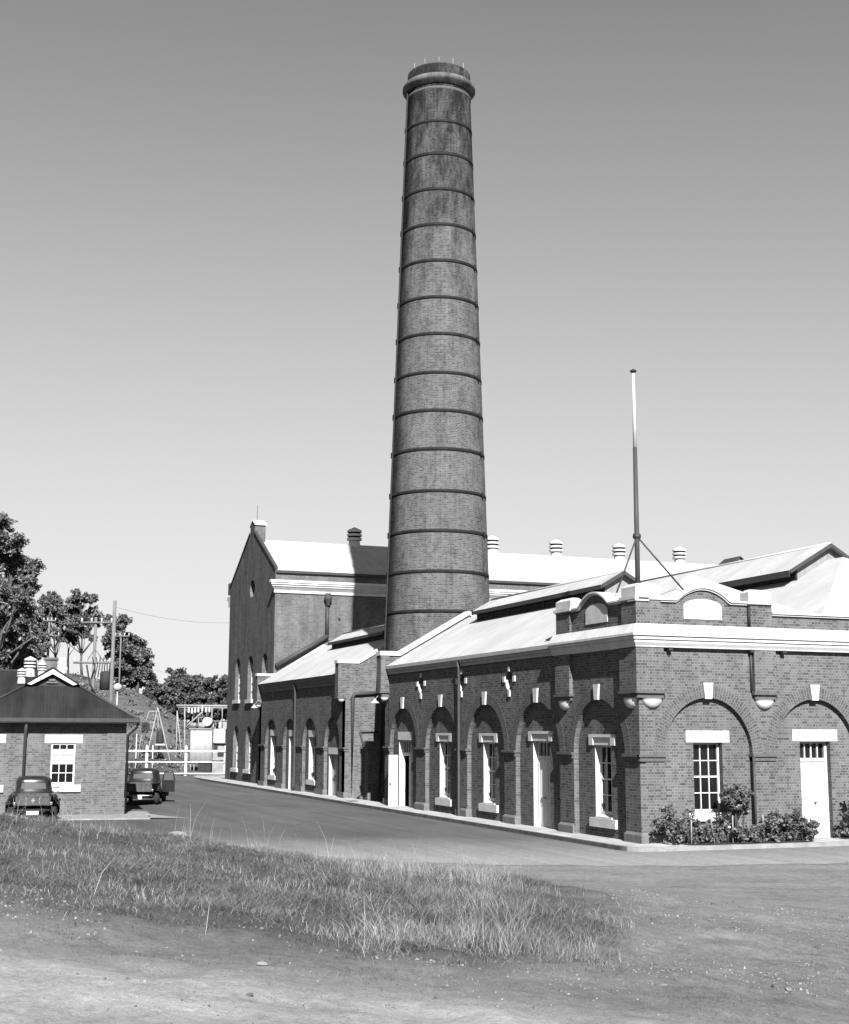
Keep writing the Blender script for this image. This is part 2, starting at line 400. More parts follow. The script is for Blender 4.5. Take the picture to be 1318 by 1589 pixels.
def door_leaf(parent, fr, u0, u1, z0, z1, w, split=True, transom=None, mat='door', knob=True):
    """door frame with one or two boarded leaves, and a glazed transom light above"""
    mb = MB(); fw = 0.09; zt = transom if transom else z1
    fbox(mb, fr, u0, u0+fw, w-0.08, w+0.03, z0, z1); fbox(mb, fr, u1-fw, u1, w-0.08, w+0.03, z0, z1)
    fbox(mb, fr, u0+fw, u1-fw, w-0.08, w+0.028, z1-0.07, z1)
    if transom: fbox(mb, fr, u0+fw, u1-fw, w-0.08, w+0.035, zt-0.05, zt+0.06)
    d = mb.build('door', mat, parent)
    top = zt-0.05 if transom else z1-0.07
    um = (u0+u1)/2
    lb = MB(); E_ = [(u0+fw, um-0.006), (um+0.006, u1-fw)] if split else [(u0+fw, u1-fw)]
    for a, b_ in E_:
        fbox(lb, fr, a, b_, w-0.07, w-0.02, z0+0.02, top)
        for zz0, zz1 in ((z0+0.02, z0+0.24), (z0+0.95, z0+1.07), (top-0.12, top)): fbox(lb, fr, a, b_, w-0.03, w-0.008, zz0, zz1)
        for x in (a, b_-0.09): fbox(lb, fr, x, x+0.09, w-0.03, w-0.009, z0+0.24, top-0.12)
    lb.build('leaf', mat, d)
    if transom:
        iu0, iu1 = u0+fw, u1-fw; tb = MB()
        tb.poly([fr(iu0, w-0.06, zt+0.06), fr(iu1, w-0.06, zt+0.06), fr(iu1, w-0.06, z1-0.07), fr(iu0, w-0.06, z1-0.07)])
        tb.build('pane', 'glass', d)
        for k in range(1, 4):
            bb = MB(); u = iu0+(iu1-iu0)*k/4; fbox(bb, fr, u-0.018, u+0.018, w-0.07, w+0.0, zt+0.06, z1-0.07); bb.build('glazing_bar', mat, d)
    if knob:
        kb = MB(); p = fr(um+0.07 if split else u0+0.2, w+0.02, z0+1.12); kb.tube([p, fr(um+0.07 if split else u0+0.2, w+0.07, z0+1.12)], 0.03, 8); kb.build('handle', 'black', d)
    return d

# ================================================================== pump house (long wing with the parapeted corner)
ph = empty('pump_house', (0, 0, 0), 'long arcaded brick wing with white cornice, arched parapet corner and whitewashed iron roof', 'building')
L, R_ = LF(0), RF(0)
ZS, ZC, DEP = 2.74, 4.48, 0.175                   # springing, crown, recess depth
LA = [(2.65, 1.72), (7.2, 1.78), (11.78, 1.78), (16.4, 1.78), (21.05, 1.72)]
RA = [(2.43, 1.58), (6.4, 1.55), (10.35, 1.55), (14.3, 1.55)]
OVAL = [(9.48, 5.28), (14.11, 5.36), (18.72, 5.4)]
mb = MB()
def arcade_front(mb, fr, u0, u1, z1, arches, zs, zc, holes=(), z0=0.0):
    out = [(u0, z0)]
    for uc, a in arches:
        out += [(uc-a, z0)]+arc(uc, a, zs, zc-zs)+[(uc+a, z0)]
    out += [(u1, z0), (u1, z1), (u0, z1)]
    sheet(mb, fr, 0, out, holes)
    for uc, a in arches: reveal(mb, fr, [(uc-a, z0)]+arc(uc, a, zs, zc-zs)+[(uc+a, z0)], 0, -DEP)
arcade_front(mb, L, 0.0, 23.0, 6.3, LA, ZS, ZC, [ellipse(u, z, 0.34, 0.34) for u, z in OVAL])
for u, z in OVAL: reveal(mb, L, ellipse(u, z, 0.34, 0.34), 0, -0.14, True)
arcade_front(mb, R_, 0.0, 17.0, 6.3, RA, ZS, ZC)
# openings behind the arches: (centre, half width, bottom, top)
LO = [(2.65, 0.55, 0.7, 3.0), (7.2, 0.66, 0.125, 3.1), (11.78, 0.55, 0.7, 3.02), (16.4, 0.55, 0.7, 3.02), (21.2, 0.78, 0.0, 3.05)]
RO = [(2.49, 0.52, 0.98, 3.11), (6.48, 0.58, 0.1, 3.15), (10.4, 0.52, 0.98, 3.11), (14.3, 0.52, 0.98, 3.11)]
for (uc, a), (oc, oh, ob, ot) in zip(LA, LO): back_wall(mb, L, -DEP, uc-a-0.05, uc+a+0.05, 0, ZC+0.05, (oc-oh, oc+oh, ob, ot))
for (uc, a), (oc, oh, ob, ot) in zip(RA, RO):
    back_wall(mb, R_, -DEP, uc-a-0.05, uc+a+0.05, 0, ZC+0.05, (oc-oh, oc+oh, ob, ot))
    reveal(mb, R_, [(oc-oh, ob), (oc-oh, ot), (oc+oh, ot), (oc+oh, ob)], -DEP, -DEP-0.22)
# parapet walls, with the shallow arched gables (thick bricks, front faces flush with the wall below)
def para_line(c, hw, u0, u1, z, rise, n=18):
    """top outline with a segmental hump in the middle"""
    pts = [(u0, z)]
    pts += [(c-hw*1.12, z)]
    for k in range(n+1):
        q = k/n; x = c-hw+2*hw*q; pts.append((x, z+0.06+(rise-0.06)*math.sin(PI*q)**0.8))
    pts += [(c+hw*1.12, z), (u1, z)]
    return pts
PL_L = para_line(2.72, 0.95, 0.0, 5.5, 7.40, 0.42); PL_R = para_line(2.34, 0.88, 0.0, 4.85, 7.40, 0.42)
for fr, pl in ((L, PL_L), (R_, PL_R)):
    sheet(mb, fr, 0, [(pl[0][0], 6.6)]+[(pl[-1][0], 6.6)]+pl[::-1])
    sheet(mb, fr, -0.36, [(pl[0][0], 6.6)]+[(pl[-1][0], 6.6)]+pl[::-1])
mb.poly([L(5.5, 0, 6.6), L(5.5, -0.36, 6.6), L(5.5, -0.36, 7.4), L(5.5, 0, 7.4)])
mb.poly([R_(4.85, 0, 6.6), R_(4.85, -0.36, 6.6), R_(4.85, -0.36, 7.4), R_(4.85, 0, 7.4)])
fbox(mb, R_, 4.85, 17, -0.36, -0.004, 6.6, 7.1)
# upper pilasters hung on corbels
fbox(mb, L, -0.13, 0.92, 0.001, 0.14, 4.66, 6.0); fbox(mb, L, 4.36, 5.42, 0.001, 0.14, 4.66, 6.0)
fbox(mb, R_, 0.0, 0.82, 0.001, 0.14, 4.66, 6.0); fbox(mb, R_, 4.09, 4.9, 0.001, 0.14, 4.66, 6.0)
fbox(mb, L, -0.08, 0.84, 0.002, 0.08, 6.7, 7.42); fbox(mb, L, 4.4, 5.42, 0.002, 0.08, 6.7, 7.42)
fbox(mb, R_, 0.0, 0.8, 0.002, 0.08, 6.7, 7.42); fbox(mb, R_, 4.05, 4.85, 0.002, 0.08, 6.7, 7.42)
# north gable wall and its stub, east side closed off
GY0, GY1 = 22.95, 23.45
def gable_wall(mb, y0, y1, xe, tops, zb=0.0, x0=0.0):
    out = [(x0, zb), (tops[-1][0], zb)]+tops[::-1]
    f = lambda yy: (lambda u, w, z: (u, yy, z))
    sheet(mb, f(y0), 0, out); sheet(mb, f(y1), 0, out)
    mb.poly([(x0, y0, zb), (x0, y1, zb), (x0, y1, tops[0][1]), (x0, y0, tops[0][1])])
GT = [(0.0, 6.9), (0.53, 6.9), (4.0, 8.92), (7.05, 7.16), (12.0, 10.04), (17.0, 7.1)]
gable_wall(mb, GY0, GY1, 17, GT)
mb.box(-0.42, -0.0005, GY0-0.05, GY1, 5.25, 6.88)
mb.box(16.9, 17.0, 0.4, GY0, 0, 7.0)
wall = mb.build('wall', 'brick', ph)
# white linings of the wing's openings
for oc, oh, ob, ot in LO: mb = MB(); reveal(mb, L, [(oc-oh, ob), (oc-oh, ot), (oc+oh, ot), (oc+oh, ob)], -DEP, -DEP-0.24); mb.build('opening_lining', 'white', ph)
for u, z in OVAL: mb = MB(); sheet(mb, L, -0.14, ellipse(u, z, 0.34, 0.34)); mb.build('vent_grille', 'pipe', ph)
for u, z in OVAL:                                           # oval vents with white key blocks
    for a0, a1, b0, b1 in ((-0.54, -0.35, -0.04, 0.17), (0.35, 0.54, -0.04, 0.17), (-0.08, 0.08, -0.58, -0.345), (-0.06, 0.06, 0.345, 0.52)):
        kb = MB(); fbox(kb, L, u+a0, u+a1, -0.05, 0.05, z+b0, z+b1); kb.build('key_block', 'white', ph)
    kb = MB()  # white crescent paints the sunlit far part of the vent reveal
    E1, E2 = ellipse(u, z, 0.39, 0.39, 32), ellipse(u, z, 0.337, 0.337, 32)
    for k in range(24, 33):
        a, b_, c, d = E1[k % 32], E1[(k+1) % 32], E2[(k+1) % 32], E2[k % 32]
        kb.poly([L(a[0], 0.006, a[1]), L(b_[0], 0.006, b_[1]), L(c[0], 0.006, c[1]), L(d[0], 0.006, d[1])])
        kb.poly([L(d[0], 0.006, d[1]), L(c[0], 0.006, c[1]), L(c[0], -0.13, c[1]), L(d[0], -0.13, d[1])])
    kb.build('vent_sunlit_crescent', 'white', ph)
# arch rings, keystones
for fr, AR in ((L, LA), (R_, RA)):
    for uc, a in AR: mb = MB(); arch_ring(mb, fr, 0.004, uc, a, ZS, ZC-ZS, 0.38); mb.build('arch_ring', 'brick_ring', ph)
for fr, AR in ((L, LA), (R_, RA)):
    for uc, a in AR:
        kb = MB()
        q = [(uc-0.12, ZC-0.04), (uc+0.12, ZC-0.04), (uc+0.18, ZC+0.46), (uc-0.18, ZC+0.46)]
        kb.hull8([fr(x, -0.12, z) for x, z in q], [fr(x, 0.07, z) for x, z in q]); kb.build('keystone', 'white', ph)
# piers: plinths and imposts, on both faces
PIL_L = [(-0.06, 0.9), (4.43, 5.4), (9.0, 9.98), (13.58, 14.6), (18.2, 19.3), (22.79, 23.45)]
PIL_R = [(0, 0.83), (4.03, 4.83), (7.97, 8.78), (11.92, 12.73)]
for k, (a, b_) in enumerate(PIL_L):
    pb = MB(); fbox(pb, L, a-0.05, b_+0.06, -DEP-0.0, 0.07, 0, 0.36); 
    pb.hull8([L(a-0.05, 0.07, 0.36), L(b_+0.06, 0.07, 0.36), L(b_+0.06, -DEP, 0.36), L(a-0.05, -DEP, 0.36)], [L(a+0.0, 0.005, 0.44), L(b_+0.005, 0.005, 0.44), L(b_+0.005, -DEP, 0.44), L(a, -DEP, 0.44)])
    if k == 0: fbox(pb, R_, -0.001, 0.88, 0.0, 0.07, 0, 0.36); fbox(pb, R_, -0.065, 0.0, 0, 0.068, 0, 0.358)
    pb.build('plinth', 'stone', ph)
    ib = MB()
    fbox(ib, L, a-0.03, b_+0.04, -DEP+0.002, 0.05, ZS-0.20, ZS-0.07); fbox(ib, L, a-0.07, b_+0.08, -DEP+0.002, 0.1, ZS-0.07, ZS+0.01)
    if k == 0: fbox(ib, R_, -0.06, 0.86, 0.0, 0.05, ZS-0.2, ZS-0.072); fbox(ib, R_, -0.1, 0.9, 0.0, 0.1, ZS-0.072, ZS+0.009)
    ib.build('impost', 'impost', ph)
for a, b_ in PIL_R[1:]:
    ib = MB(); fbox(ib, R_, a-0.02, b_+0.03, -DEP+0.002, 0.05, ZS-0.2, ZS-0.07); fbox(ib, R_, a-0.06, b_+0.07, -DEP+0.002, 0.1, ZS-0.07, ZS+0.01)
    ib.build('impost', 'impost', ph)
# corbels: ledge and white half bowl
def bowl(mb, fr, uc, r, z, n=16, depth=0.22, w=0.0):
    prev = None
    for k in range(7):
        q = k/6*PI/2; rr_, zz = r*math.cos(q), z-r*0.95*math.sin(q)
        row = [fr(uc+rr_*math.cos(PI*j/n), w+depth*(rr_/r)*math.sin(PI*j/n), zz) for j in range(n+1)]
        if prev:
            for j in range(n): mb.poly([prev[j], prev[j+1], row[j+1], row[j]], None, True)
        else: mb.poly(row)
        prev = row
for fr, u0, u1 in ((L, -0.2, 0.98), (L, 4.3, 5.48), (R_, -0.2, 0.88), (R_, 4.03, 4.96)):
    cb = MB(); fbox(cb, fr, u0, u1, 0.002, 0.18, 4.585, 4.662); fbox(cb, fr, u0+0.08, u1-0.06, 0.002, 0.1, 4.45, 4.586); cb.build('corbel_ledge', 'impost', ph)
for fr, uc in ((L, 0.42), (L, 4.9), (R_, 0.45), (R_, 4.49)):
    cb = MB(); bowl(cb, fr, uc, 0.34, 4.45); cb.build('corbel_bowl', 'white', ph)
# cornice round the corner: soffit moulding, two white steps, sloping top band
def cornice(mb, fr, u0, u1, e0):
    prof = [(0.0, 5.985), (0.16, 5.99), (0.17, 6.03), (0.235, 6.13), (0.235, 6.22), (0.285, 6.22), (0.285, 6.33), (0.34, 6.33), (0.34, 6.40), (0.13, 6.70), (0.0, 6.70)]
    for k in range(len(prof)-1):
        (w0, z0), (w1, z1) = prof[k], prof[k+1]
        a0 = u0-(w0 if e0 else 0); a1 = u0-(w1 if e0 else 0)
        mb.poly([fr(a0, w0, z0), fr(u1, w0, z0), fr(u1, w1, z1), fr(a1, w1, z1)])
    mb.poly([fr(u1, w, z) for w, z in prof])
mb = MB(); cornice(mb, L, 0, 5.55, True); cornice(mb, R_, 0, 17, True); mb.build('cornice', 'white', ph)
# copings
def coping_run(mb, fr, pl, w0=-0.42, w1=0.07, th=0.1, e0=True):
    for k in range(len(pl)-1):
        (a, za), (b_, zb) = pl[k], pl[k+1]
        for zz, ww, tt in ((0, w1, th*0.55), (th*0.55, w1+0.05, th*0.55)):
            mb.hull8([fr(a, w0, za+zz), fr(b_, w0, zb+zz), fr(b_, ww, zb+zz), fr(a, ww, za+zz)],
                     [fr(a, w0, za+zz+tt), fr(b_, w0, zb+zz+tt), fr(b_, ww, zb+zz+tt), fr(a, ww, za+zz+tt)])
mb = MB(); coping_run(mb, L, PL_L); coping_run(mb, R_, PL_R)
coping_run(mb, R_, [(4.86, 7.1), (17.0, 7.1)])
mb.box(-0.12, 0.36, -0.12, 0.36, 7.4, 7.507)
mb.build('coping', 'white', ph)
def cap_block(fr, u0, u1, w0, w1, z0, z1):
    cb = MB(); fbox(cb, fr, u0-0.07, u1+0.07, w0-0.07, w1+0.07, z0, z0+0.1); fbox(cb, fr, u0, u1, w0, w1, z0+0.1, z1)
    cb.hull8([fr(u0, w0, z1), fr(u1, w0, z1), fr(u1, w1, z1), fr(u0, w1, z1)], [fr(u0+0.13, w0+0.13, z1+0.1), fr(u1-0.13, w0+0.13, z1+0.1), fr(u1-0.13, w1-0.13, z1+0.1), fr(u0+0.13, w1-0.13, z1+0.1)])
    cb.build('parapet_cap', 'white', ph)
cap_block(L, -0.04, 0.85, -0.8, 0.06, 7.46, 7.86); cap_block(L, 4.3, 5.42, -0.4, 0.08, 7.44, 7.8); cap_block(R_, 4.0, 4.85, -0.4, 0.08, 7.44, 7.82)
for fr, c, hw in ((L, 2.6, 0.74), (R_, 2.33, 0.69)):         # blank white tablets under the arched parapets
    pts = [(c-hw, 6.9), (c+hw, 6.9)]+[(c+hw*math.cos(PI*k/14), 7.3+0.24*math.sin(PI*k/14)) for k in range(15)]
    pb = MB(); sheet(pb, fr, 0.03, pts); reveal(pb, fr, pts, 0.0, 0.03, True); pb.build('tablet', 'white', ph)
# openings
fillz = -DEP-0.2
for (oc, oh, ob, ot) in (LO[0], LO[2], LO[3]):
    w_ = sash_window(ph, L, oc-oh, oc+oh, ob+0.12, ot, fillz)
    lintel(w_, L, oc-0.86, oc+0.86, ot, ot+0.34, -DEP, border=0.27); sill(w_, L, oc-0.86, oc+0.86, ob-0.28, ob, -DEP, (oc-oh, oc+oh))
for (oc, oh, ob, ot) in (RO[0], RO[2], RO[3]):
    w_ = sash_window(ph, R_, oc-oh, oc+oh, ob, ot, fillz-0.02)
    lintel(w_, R_, oc-0.78, oc+0.78, ot, ot+0.36, -DEP); sill(w_, R_, oc-0.78, oc+0.78, ob-0.25, ob, -DEP)
oc, oh, ob, ot = LO[1]; d = door_leaf(ph, L, oc-oh, oc+oh, 0.02, ot, fillz, True, 2.52); lintel(d, L, oc-0.95, oc+0.95, ot, ot+0.34, -DEP, border=0.25)
oc, oh, ob, ot = RO[1]; d = door_leaf(ph, R_, oc-oh, oc+oh, 0.1, ot, fillz-0.02, True, 2.56); lintel(d, R_, oc-0.86, oc+0.86, ot, ot+0.37, -DEP)
mb = MB(); fbox(mb, R_, oc-0.66, oc+0.66, -DEP-0.22, 0.25, 0.0, 0.1); mb.build('door_step', 'concrete', ph)
# last door: one leaf swung out square to the wall
oc, oh, ob, ot = LO[4]
mb = MB(); a, b_ = oc-oh, oc+oh; fw = 0.09
fbox(mb, L, a, a+fw, fillz-0.06, fillz+0.03, 0, ot); fbox(mb, L, b_-fw, b_, fillz-0.06, fillz+0.03, 0, ot)
fbox(mb, L, a+fw, b_-fw, fillz-0.06, fillz+0.028, ot-0.08, ot); fbox(mb, L, a+fw, b_-fw, fillz-0.06, fillz+0.034, 2.36, 2.5)
d = mb.build('door', 'door', ph)
mb = MB(); fbox(mb, L, a+fw, oc-0.02, fillz-0.04, fillz+0.012, 0.02, 2.36); mb.build('leaf', 'door', d)
mb = MB(); mb.box(-0.36, 0.08, b_-0.10, b_-0.055, 0.03, 2.38)
for z0, z1 in ((0.03, 0.25), (1.0, 1.12), (2.24, 2.38)): mb.box(-0.36, 0.08, b_-0.113, b_-0.1, z0, z1)
for x0 in (-0.36, 0.0): mb.box(x0, x0+0.08, b_-0.112, b_-0.1, 0.25, 2.24)
lf = mb.build('leaf', 'door', d); tag(lf, 'white leaf standing open')
mb = MB(); mb.tube([(-0.29, b_-0.16, 1.1), (-0.29, b_-0.1, 1.1)], 0.04, 8); mb.build('handle', 'black', d)
for k in range(1, 5):
    mb = MB(); u = a+fw+(b_-a-2*fw)*k/5; fbox(mb, L, u-0.025, u+0.025, fillz-0.05, fillz+0.0, 2.5, ot-0.08); mb.build('glazing_bar', 'door', d)
mb = MB(); mb.poly([L(a, fillz-0.06, 2.45), L(b_, fillz-0.06, 2.45), L(b_, fillz-0.06, ot), L(a, fillz-0.06, ot)]); mb.build('pane', 'glass', d)
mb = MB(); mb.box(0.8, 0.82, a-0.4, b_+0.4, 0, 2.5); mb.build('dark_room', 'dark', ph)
lintel(d, L, oc-0.93, oc+0.93, ot, ot+0.36, -DEP)
# roofs
def zl1(x): return 6.5+0.577*x
SLOPE = 0.577
def roof_slab(name, polys, mat, parent, th=0.0):
    mb = MB()
    for p in polys: mb.poly(p)
    return mb.build(name, mat, parent)
P = lambda x, y, z: (x, y, z)
roof_slab('roof', [
    [P(-0.18, GY0, zl1(-0.18)), P(-0.18, 0.35, zl1(-0.18)), P(0.9, 0.35, zl1(0.9)), P(4, 3.45, zl1(4)), P(4, GY0, zl1(4))],
    [P(0.9, 0.35, zl1(0.9)), P(7.05, 0.35, 7.12), P(4, 3.45, zl1(4))],
    [P(4, 3.45, zl1(4)), P(7.05, 0.35, 7.12), P(7.05, GY0, 7.13), P(4, GY0, zl1(4))],
    [P(7.05, 0.35, 7.12), P(12, 5.38, 10.0), P(12, GY0, 10.0), P(7.05, GY0, 7.13)],
    [P(7.05, 0.35, 7.12), P(16.95, 0.35, 7.1), P(12, 5.38, 10.0)],
    [P(12, 5.38, 10.0), P(16.95, 0.35, 7.1), P(16.98, GY0, 7.1), P(12, GY0, 10.0)]], 'roof_white', ph)
mb = MB()                                                    # grey moulded gutter along the wing's eave
for (w0, w1, z0, z1) in ((0.0, 0.07, 6.02, 6.14), (0.0, 0.12, 6.14, 6.26), (0.0, 0.19, 6.26, 6.40)): fbox(mb, L, 5.56, GY0-0.06, w0, w1, z0, z1)
mb.build('gutter', 'gutter', ph)
mb = MB()                                                    # white coping over the north gable
TC = [(-0.46, 6.9), (0.53, 6.9), (4.0, 8.92), (7.05, 7.16), (12.0, 10.04), (17.0, 7.1)]
for k in range(len(TC)-1):
    (xa, za), (xb, zb) = TC[k], TC[k+1]
    mb.hull8([(xa, GY0-0.08, za), (xb, GY0-0.08, zb), (xb, GY1+0.06, zb), (xa, GY1+0.06, za)], [(xa, GY0-0.08, za+0.2), (xb, GY0-0.08, zb+0.2), (xb, GY1+0.06, zb+0.2), (xa, GY1+0.06, za+0.2)])
mb.build('gable_coping', 'white', ph)
mb = MB(); mb.box(-0.48, 0.001, GY0-0.1, GY1+0.05, 5.17, 5.26); mb.box(-0.36, -0.002, GY0-0.02, GY1-0.03, 4.95, 5.17); mb.build('corbel_ledge', 'impost', ph)
mb = MB(); bowl(mb, RF(GY0+0.02), -0.2, 0.2, 5.0, depth=0.14); mb.build('corbel_bowl', 'white', ph)

def monitor(parent, xr, y0, y1, half, zr, wallh, zb, slope=SLOPE, mat='roof_white', overh=0.2, boards='boards', deep=0.0):
    """raised louvred ridge lantern"""
    th = 0.05; ze = zr-slope*half
    mb = MB()
    for s in (-1, 1):
        A = [(xr, y0-overh, zr), (xr, y1+overh, zr), (xr+s*half, y1+overh, ze), (xr+s*half, y0-overh, ze)]
        mb.hull8(A, [(x, y, z+th) for x, y, z in A])
    mb.tube([(xr, y0-overh, zr+th), (xr, y1+overh, zr+th)], 0.06, 8)
    top = mb.build('lantern_roof', mat, parent)
    mb = MB()
    for s in (-1, 1):
        x = xr+s*wallh
        mb.poly([(x, y0, zb), (x, y1, zb), (x, y1, zr-slope*wallh), (x, y0, zr-slope*wallh)])
        n = int((y1-y0)/1.6)
        for k in range(n+1):
            y = y0+(y1-y0)*k/n; mb.box(min(x, x+s*0.05), max(x, x+s*0.05), y-0.05, y+0.05, zb, zr-slope*wallh-0.02)
        for j in range(5):
            z = zb+(zr-slope*wallh-zb)*(j+0.6)/5.6
            mb.hull8([(x, y0, z), (x, y1, z), (x+s*0.045, y1, z-0.05), (x+s*0.045, y0, z-0.05)], [(x, y0, z+0.012), (x, y1, z+0.012), (x+s*0.045, y1, z-0.038), (x+s*0.045, y0, z-0.038)])
    mb.build('louvre', 'louvre', top)
    for yy in (y0, y1):
        mb = MB(); mb.poly([(xr-wallh, yy, zb), (xr+wallh, yy, zb), (xr+wallh, yy, zr-slope*wallh), (xr, yy, zr), (xr-wallh, yy, zr-slope*wallh)])
        mb.build('gable_board', boards, top)
    mb = MB(); yy = y0-overh-0.02
    for s in (-1, 1):
        A = [(xr, yy, zr-0.09), (xr+s*half, yy, ze-0.09), (xr+s*half, yy, ze+th+0.01), (xr, yy, zr+th+0.01)]
        mb.hull8(A, [(x, y-0.04, z) for x, y, z in A])
        mb.box(min(xr+s*half, xr+s*(half+0.03)), max(xr+s*half, xr+s*(half+0.03)), y0-overh, y1+overh, ze-0.12-deep, ze+th-0.004)
    mb.build('barge_board', 'pipe', top)
    return top
monitor(ph, 4.0, 8.1, 20.1, 0.95, 9.33, 0.72, 8.2)
monitor(ph, 12.0, 6.3, 20.5, 1.93, 10.55, 1.45, 8.75, deep=0.08, overh=0.22)
# downpipes, conductor on the parapet, dark strip for a pilaster's shaded side
def pipe(parent, pts, r=0.055, mat='pipe', name='downpipe'):
    mb = MB(); mb.tube(pts, r, 10)
    return mb.build(name, mat, parent)
pipe(ph, [(-0.16, 14.2, 6.2), (-0.1, 14.2, 5.9), (-0.08, 14.2, 0.15), (-0.2, 14.2, 0.05)], 0.065)
pipe(ph, [(4.0, -0.07, 7.35), (4.0, -0.05, 6.72)], 0.04, 'black'); pipe(ph, [(4.02, -0.06, 6.0), (4.02, -0.06, 4.7)], 0.035); pipe(ph, [(4.0, -0.05, 2.7), (4.0, -0.05, 0.2)], 0.04)  # middle length is no pipe: dark strip standing for the pilaster's shaded left side
for u in (1.05, 4.0, 5.2, 8.4):
    mb = MB(); fbox(mb, R_, u-0.07, u+0.07, 0.002, 0.2, 5.9, 5.992); mb.build('cornice_bracket', 'black', ph)

# ================================================================== engine house (lower wing beyond the gap)
eh = empty('engine_house', (0, 30, 0), 'lower brick wing with four arches and whitewashed roof, between boiler house and chimney', 'building')
EY0, EY1 = 29.6, 47.5
EA = [(31.87, 1.36), (36.05, 1.4), (40.22, 1.4), (44.5, 1.4)]
mb = MB(); EZS, EZC = 2.62, 4.15
arcade_front(mb, L, EY0, EY1, 6.3, EA, EZS, EZC)
EO = [(32.1, 0.78, 0.12, 2.25), (36.15, 0.58, 0.78, 3.12), (40.3, 0.62, 0.12, 3.14), (44.6, 0.58, 0.78, 3.16)]
for (uc, a), (oc, oh, ob, ot) in zip(EA, EO): back_wall(mb, L, -DEP, uc-a-0.05, uc+a+0.05, 0, EZC+0.05, (oc-oh, oc+oh, ob, ot))
ET = [(0.0, 6.85), (0.7, 6.85), (4.0, 8.78), (8.0, 6.5)]
gable_wall(mb, EY0, EY0+0.5, 8, ET); gable_wall(mb, EY1-0.5, EY1-0.02, 8, [(0.0, 6.85), (0.9, 6.85), (4.0, 8.78), (8.0, 6.5)])
mb.box(-0.40, -0.0005, EY0, EY0+0.55, 5.15, 6.85); mb.box(-0.30, -0.0005, EY1-0.5, EY1-0.02, 5.2, 6.85)
mb.box(7.9, 8.0, EY0+0.5, EY1-0.5, 0, 6.6)
mb.build('wall', 'brick', eh)
for oc, oh, ob, ot in EO: mb = MB(); reveal(mb, L, [(oc-oh, ob), (oc-oh, ot), (oc+oh, ot), (oc+oh, ob)], -DEP, -DEP-0.24); mb.build('opening_lining', 'white', eh)
for uc, a in EA: mb = MB(); arch_ring(mb, L, 0.004, uc, a, EZS, EZC-EZS, 0.36); mb.build('arch_ring', 'brick_ring', eh)
for a, b_ in [(29.6, 30.52), (33.22, 34.66), (37.44, 38.83), (41.61, 43.11), (45.88, 47.3)]:
    pb = MB(); fbox(pb, L, a-0.04, b_+0.05, -DEP, 0.06, 0, 0.4); pb.build('plinth', 'stone', eh)
    ib = MB(); fbox(ib, L, a-0.03, b_+0.04, -DEP+0.002, 0.05, EZS-0.18, EZS-0.07); fbox(ib, L, a-0.06, b_+0.07, -DEP+0.002, 0.1, EZS-0.07, EZS+0.01); ib.build('impost', 'impost', eh)
for (oc, oh, ob, ot) in (EO[1], EO[3]):
    w_ = sash_window(eh, L, oc-oh, oc+oh, ob+0.1, ot, fillz)
    lintel(w_, L, oc-0.66, oc+0.66, ot, ot+0.36, -DEP); sill(w_, L, oc-0.85, oc+0.85, ob-0.24, ob, -DEP, (oc-oh, oc+oh))
oc, oh, ob, ot = EO[2]; d = door_leaf(eh, L, oc-oh, oc+oh, 0.0, ot, fillz, True, 2.5); lintel(d, L, oc-0.66, oc+0.66, ot, ot+0.36, -DEP)
oc, oh, ob, ot = EO[0]; d = door_leaf(eh, L, oc-oh, oc+oh, 0.0, ot, fillz, True, None, 'steel'); lintel(d, L, oc-0.88, oc+0.88, ot, ot+0.34, -DEP)
def zl2(x): return 6.5+0.577*x
roof_slab('roof', [[P(-0.3, EY0+0.5, zl2(-0.3)), P(4, EY0+0.5, zl2(4)), P(4, EY1-0.5, zl2(4)), P(-0.3, EY1-0.5, zl2(-0.3))],
                   [P(4, EY0+0.5, zl2(4)), P(8.2, EY0+0.5, 6.4), P(8.2, EY1-0.5, 6.4), P(4, EY1-0.5, zl2(4))]], 'roof_white', eh)
mb = MB()
for (w0, w1, z0, z1) in ((0.0, 0.07, 5.8, 5.98), (0.0, 0.13, 5.98, 6.14), (0.0, 0.2, 6.14, 6.34)): fbox(mb, L, EY0+0.56, EY1-0.55, w0, w1, z0, z1)
mb.build('gutter', 'gutter_dark', eh)
for yy0, yy1, x0, xs in ((EY0-0.06, EY0+0.55, -0.46, 0.7), (EY1-0.56, EY1-0.02, -0.36, 0.9)):
    mb = MB(); tc = [(x0, 6.85), (xs, 6.85), (4.0, 8.78), (8.0, 6.5)]
    for k in range(3):
        (xa, za), (xb, zb) = tc[k], tc[k+1]
        mb.hull8([(xa, yy0, za), (xb, yy0, zb), (xb, yy1, zb), (xa, yy1, za)], [(xa, yy0, za+0.16), (xb, yy0, zb+0.16), (xb, yy1, zb+0.16), (xa, yy1, za+0.16)])
    mb.build('gable_coping', 'white', eh)
for yy in (EY0+0.0, EY1-0.5):
    mb = MB(); mb.box(-0.44, 0.002, yy-0.05, yy+0.58, 5.08, 5.16); mb.build('corbel_ledge', 'impost', eh)
    mb = MB(); bowl(mb, RF(yy+0.04), -0.2, 0.18, 5.06, depth=0.14); mb.build('corbel_bowl', 'white', eh)
monitor(eh, 4.0, 33.0, 42.7, 0.95, 9.28, 0.72, 8.1)
pipe(eh, [(-0.16, 38.75, 6.1), (-0.12, 38.75, 5.7), (-0.09, 38.7, 0.4), (-0.2, 38.7, 0.1)], 0.07)
pipe(eh, [(1.75, 29.5, 5.38), (0.45, 29.5, 5.3), (0.36, 29.5, 5.15), (0.36, 29.5, 0.1)], 0.1)
pipe(eh, [(0.75, 29.53, 3.4), (1.7, 29.53, 3.42)], 0.035); pipe(eh, [(0.78, 29.53, 3.4), (1.1, 29.53, 2.2)], 0.045)
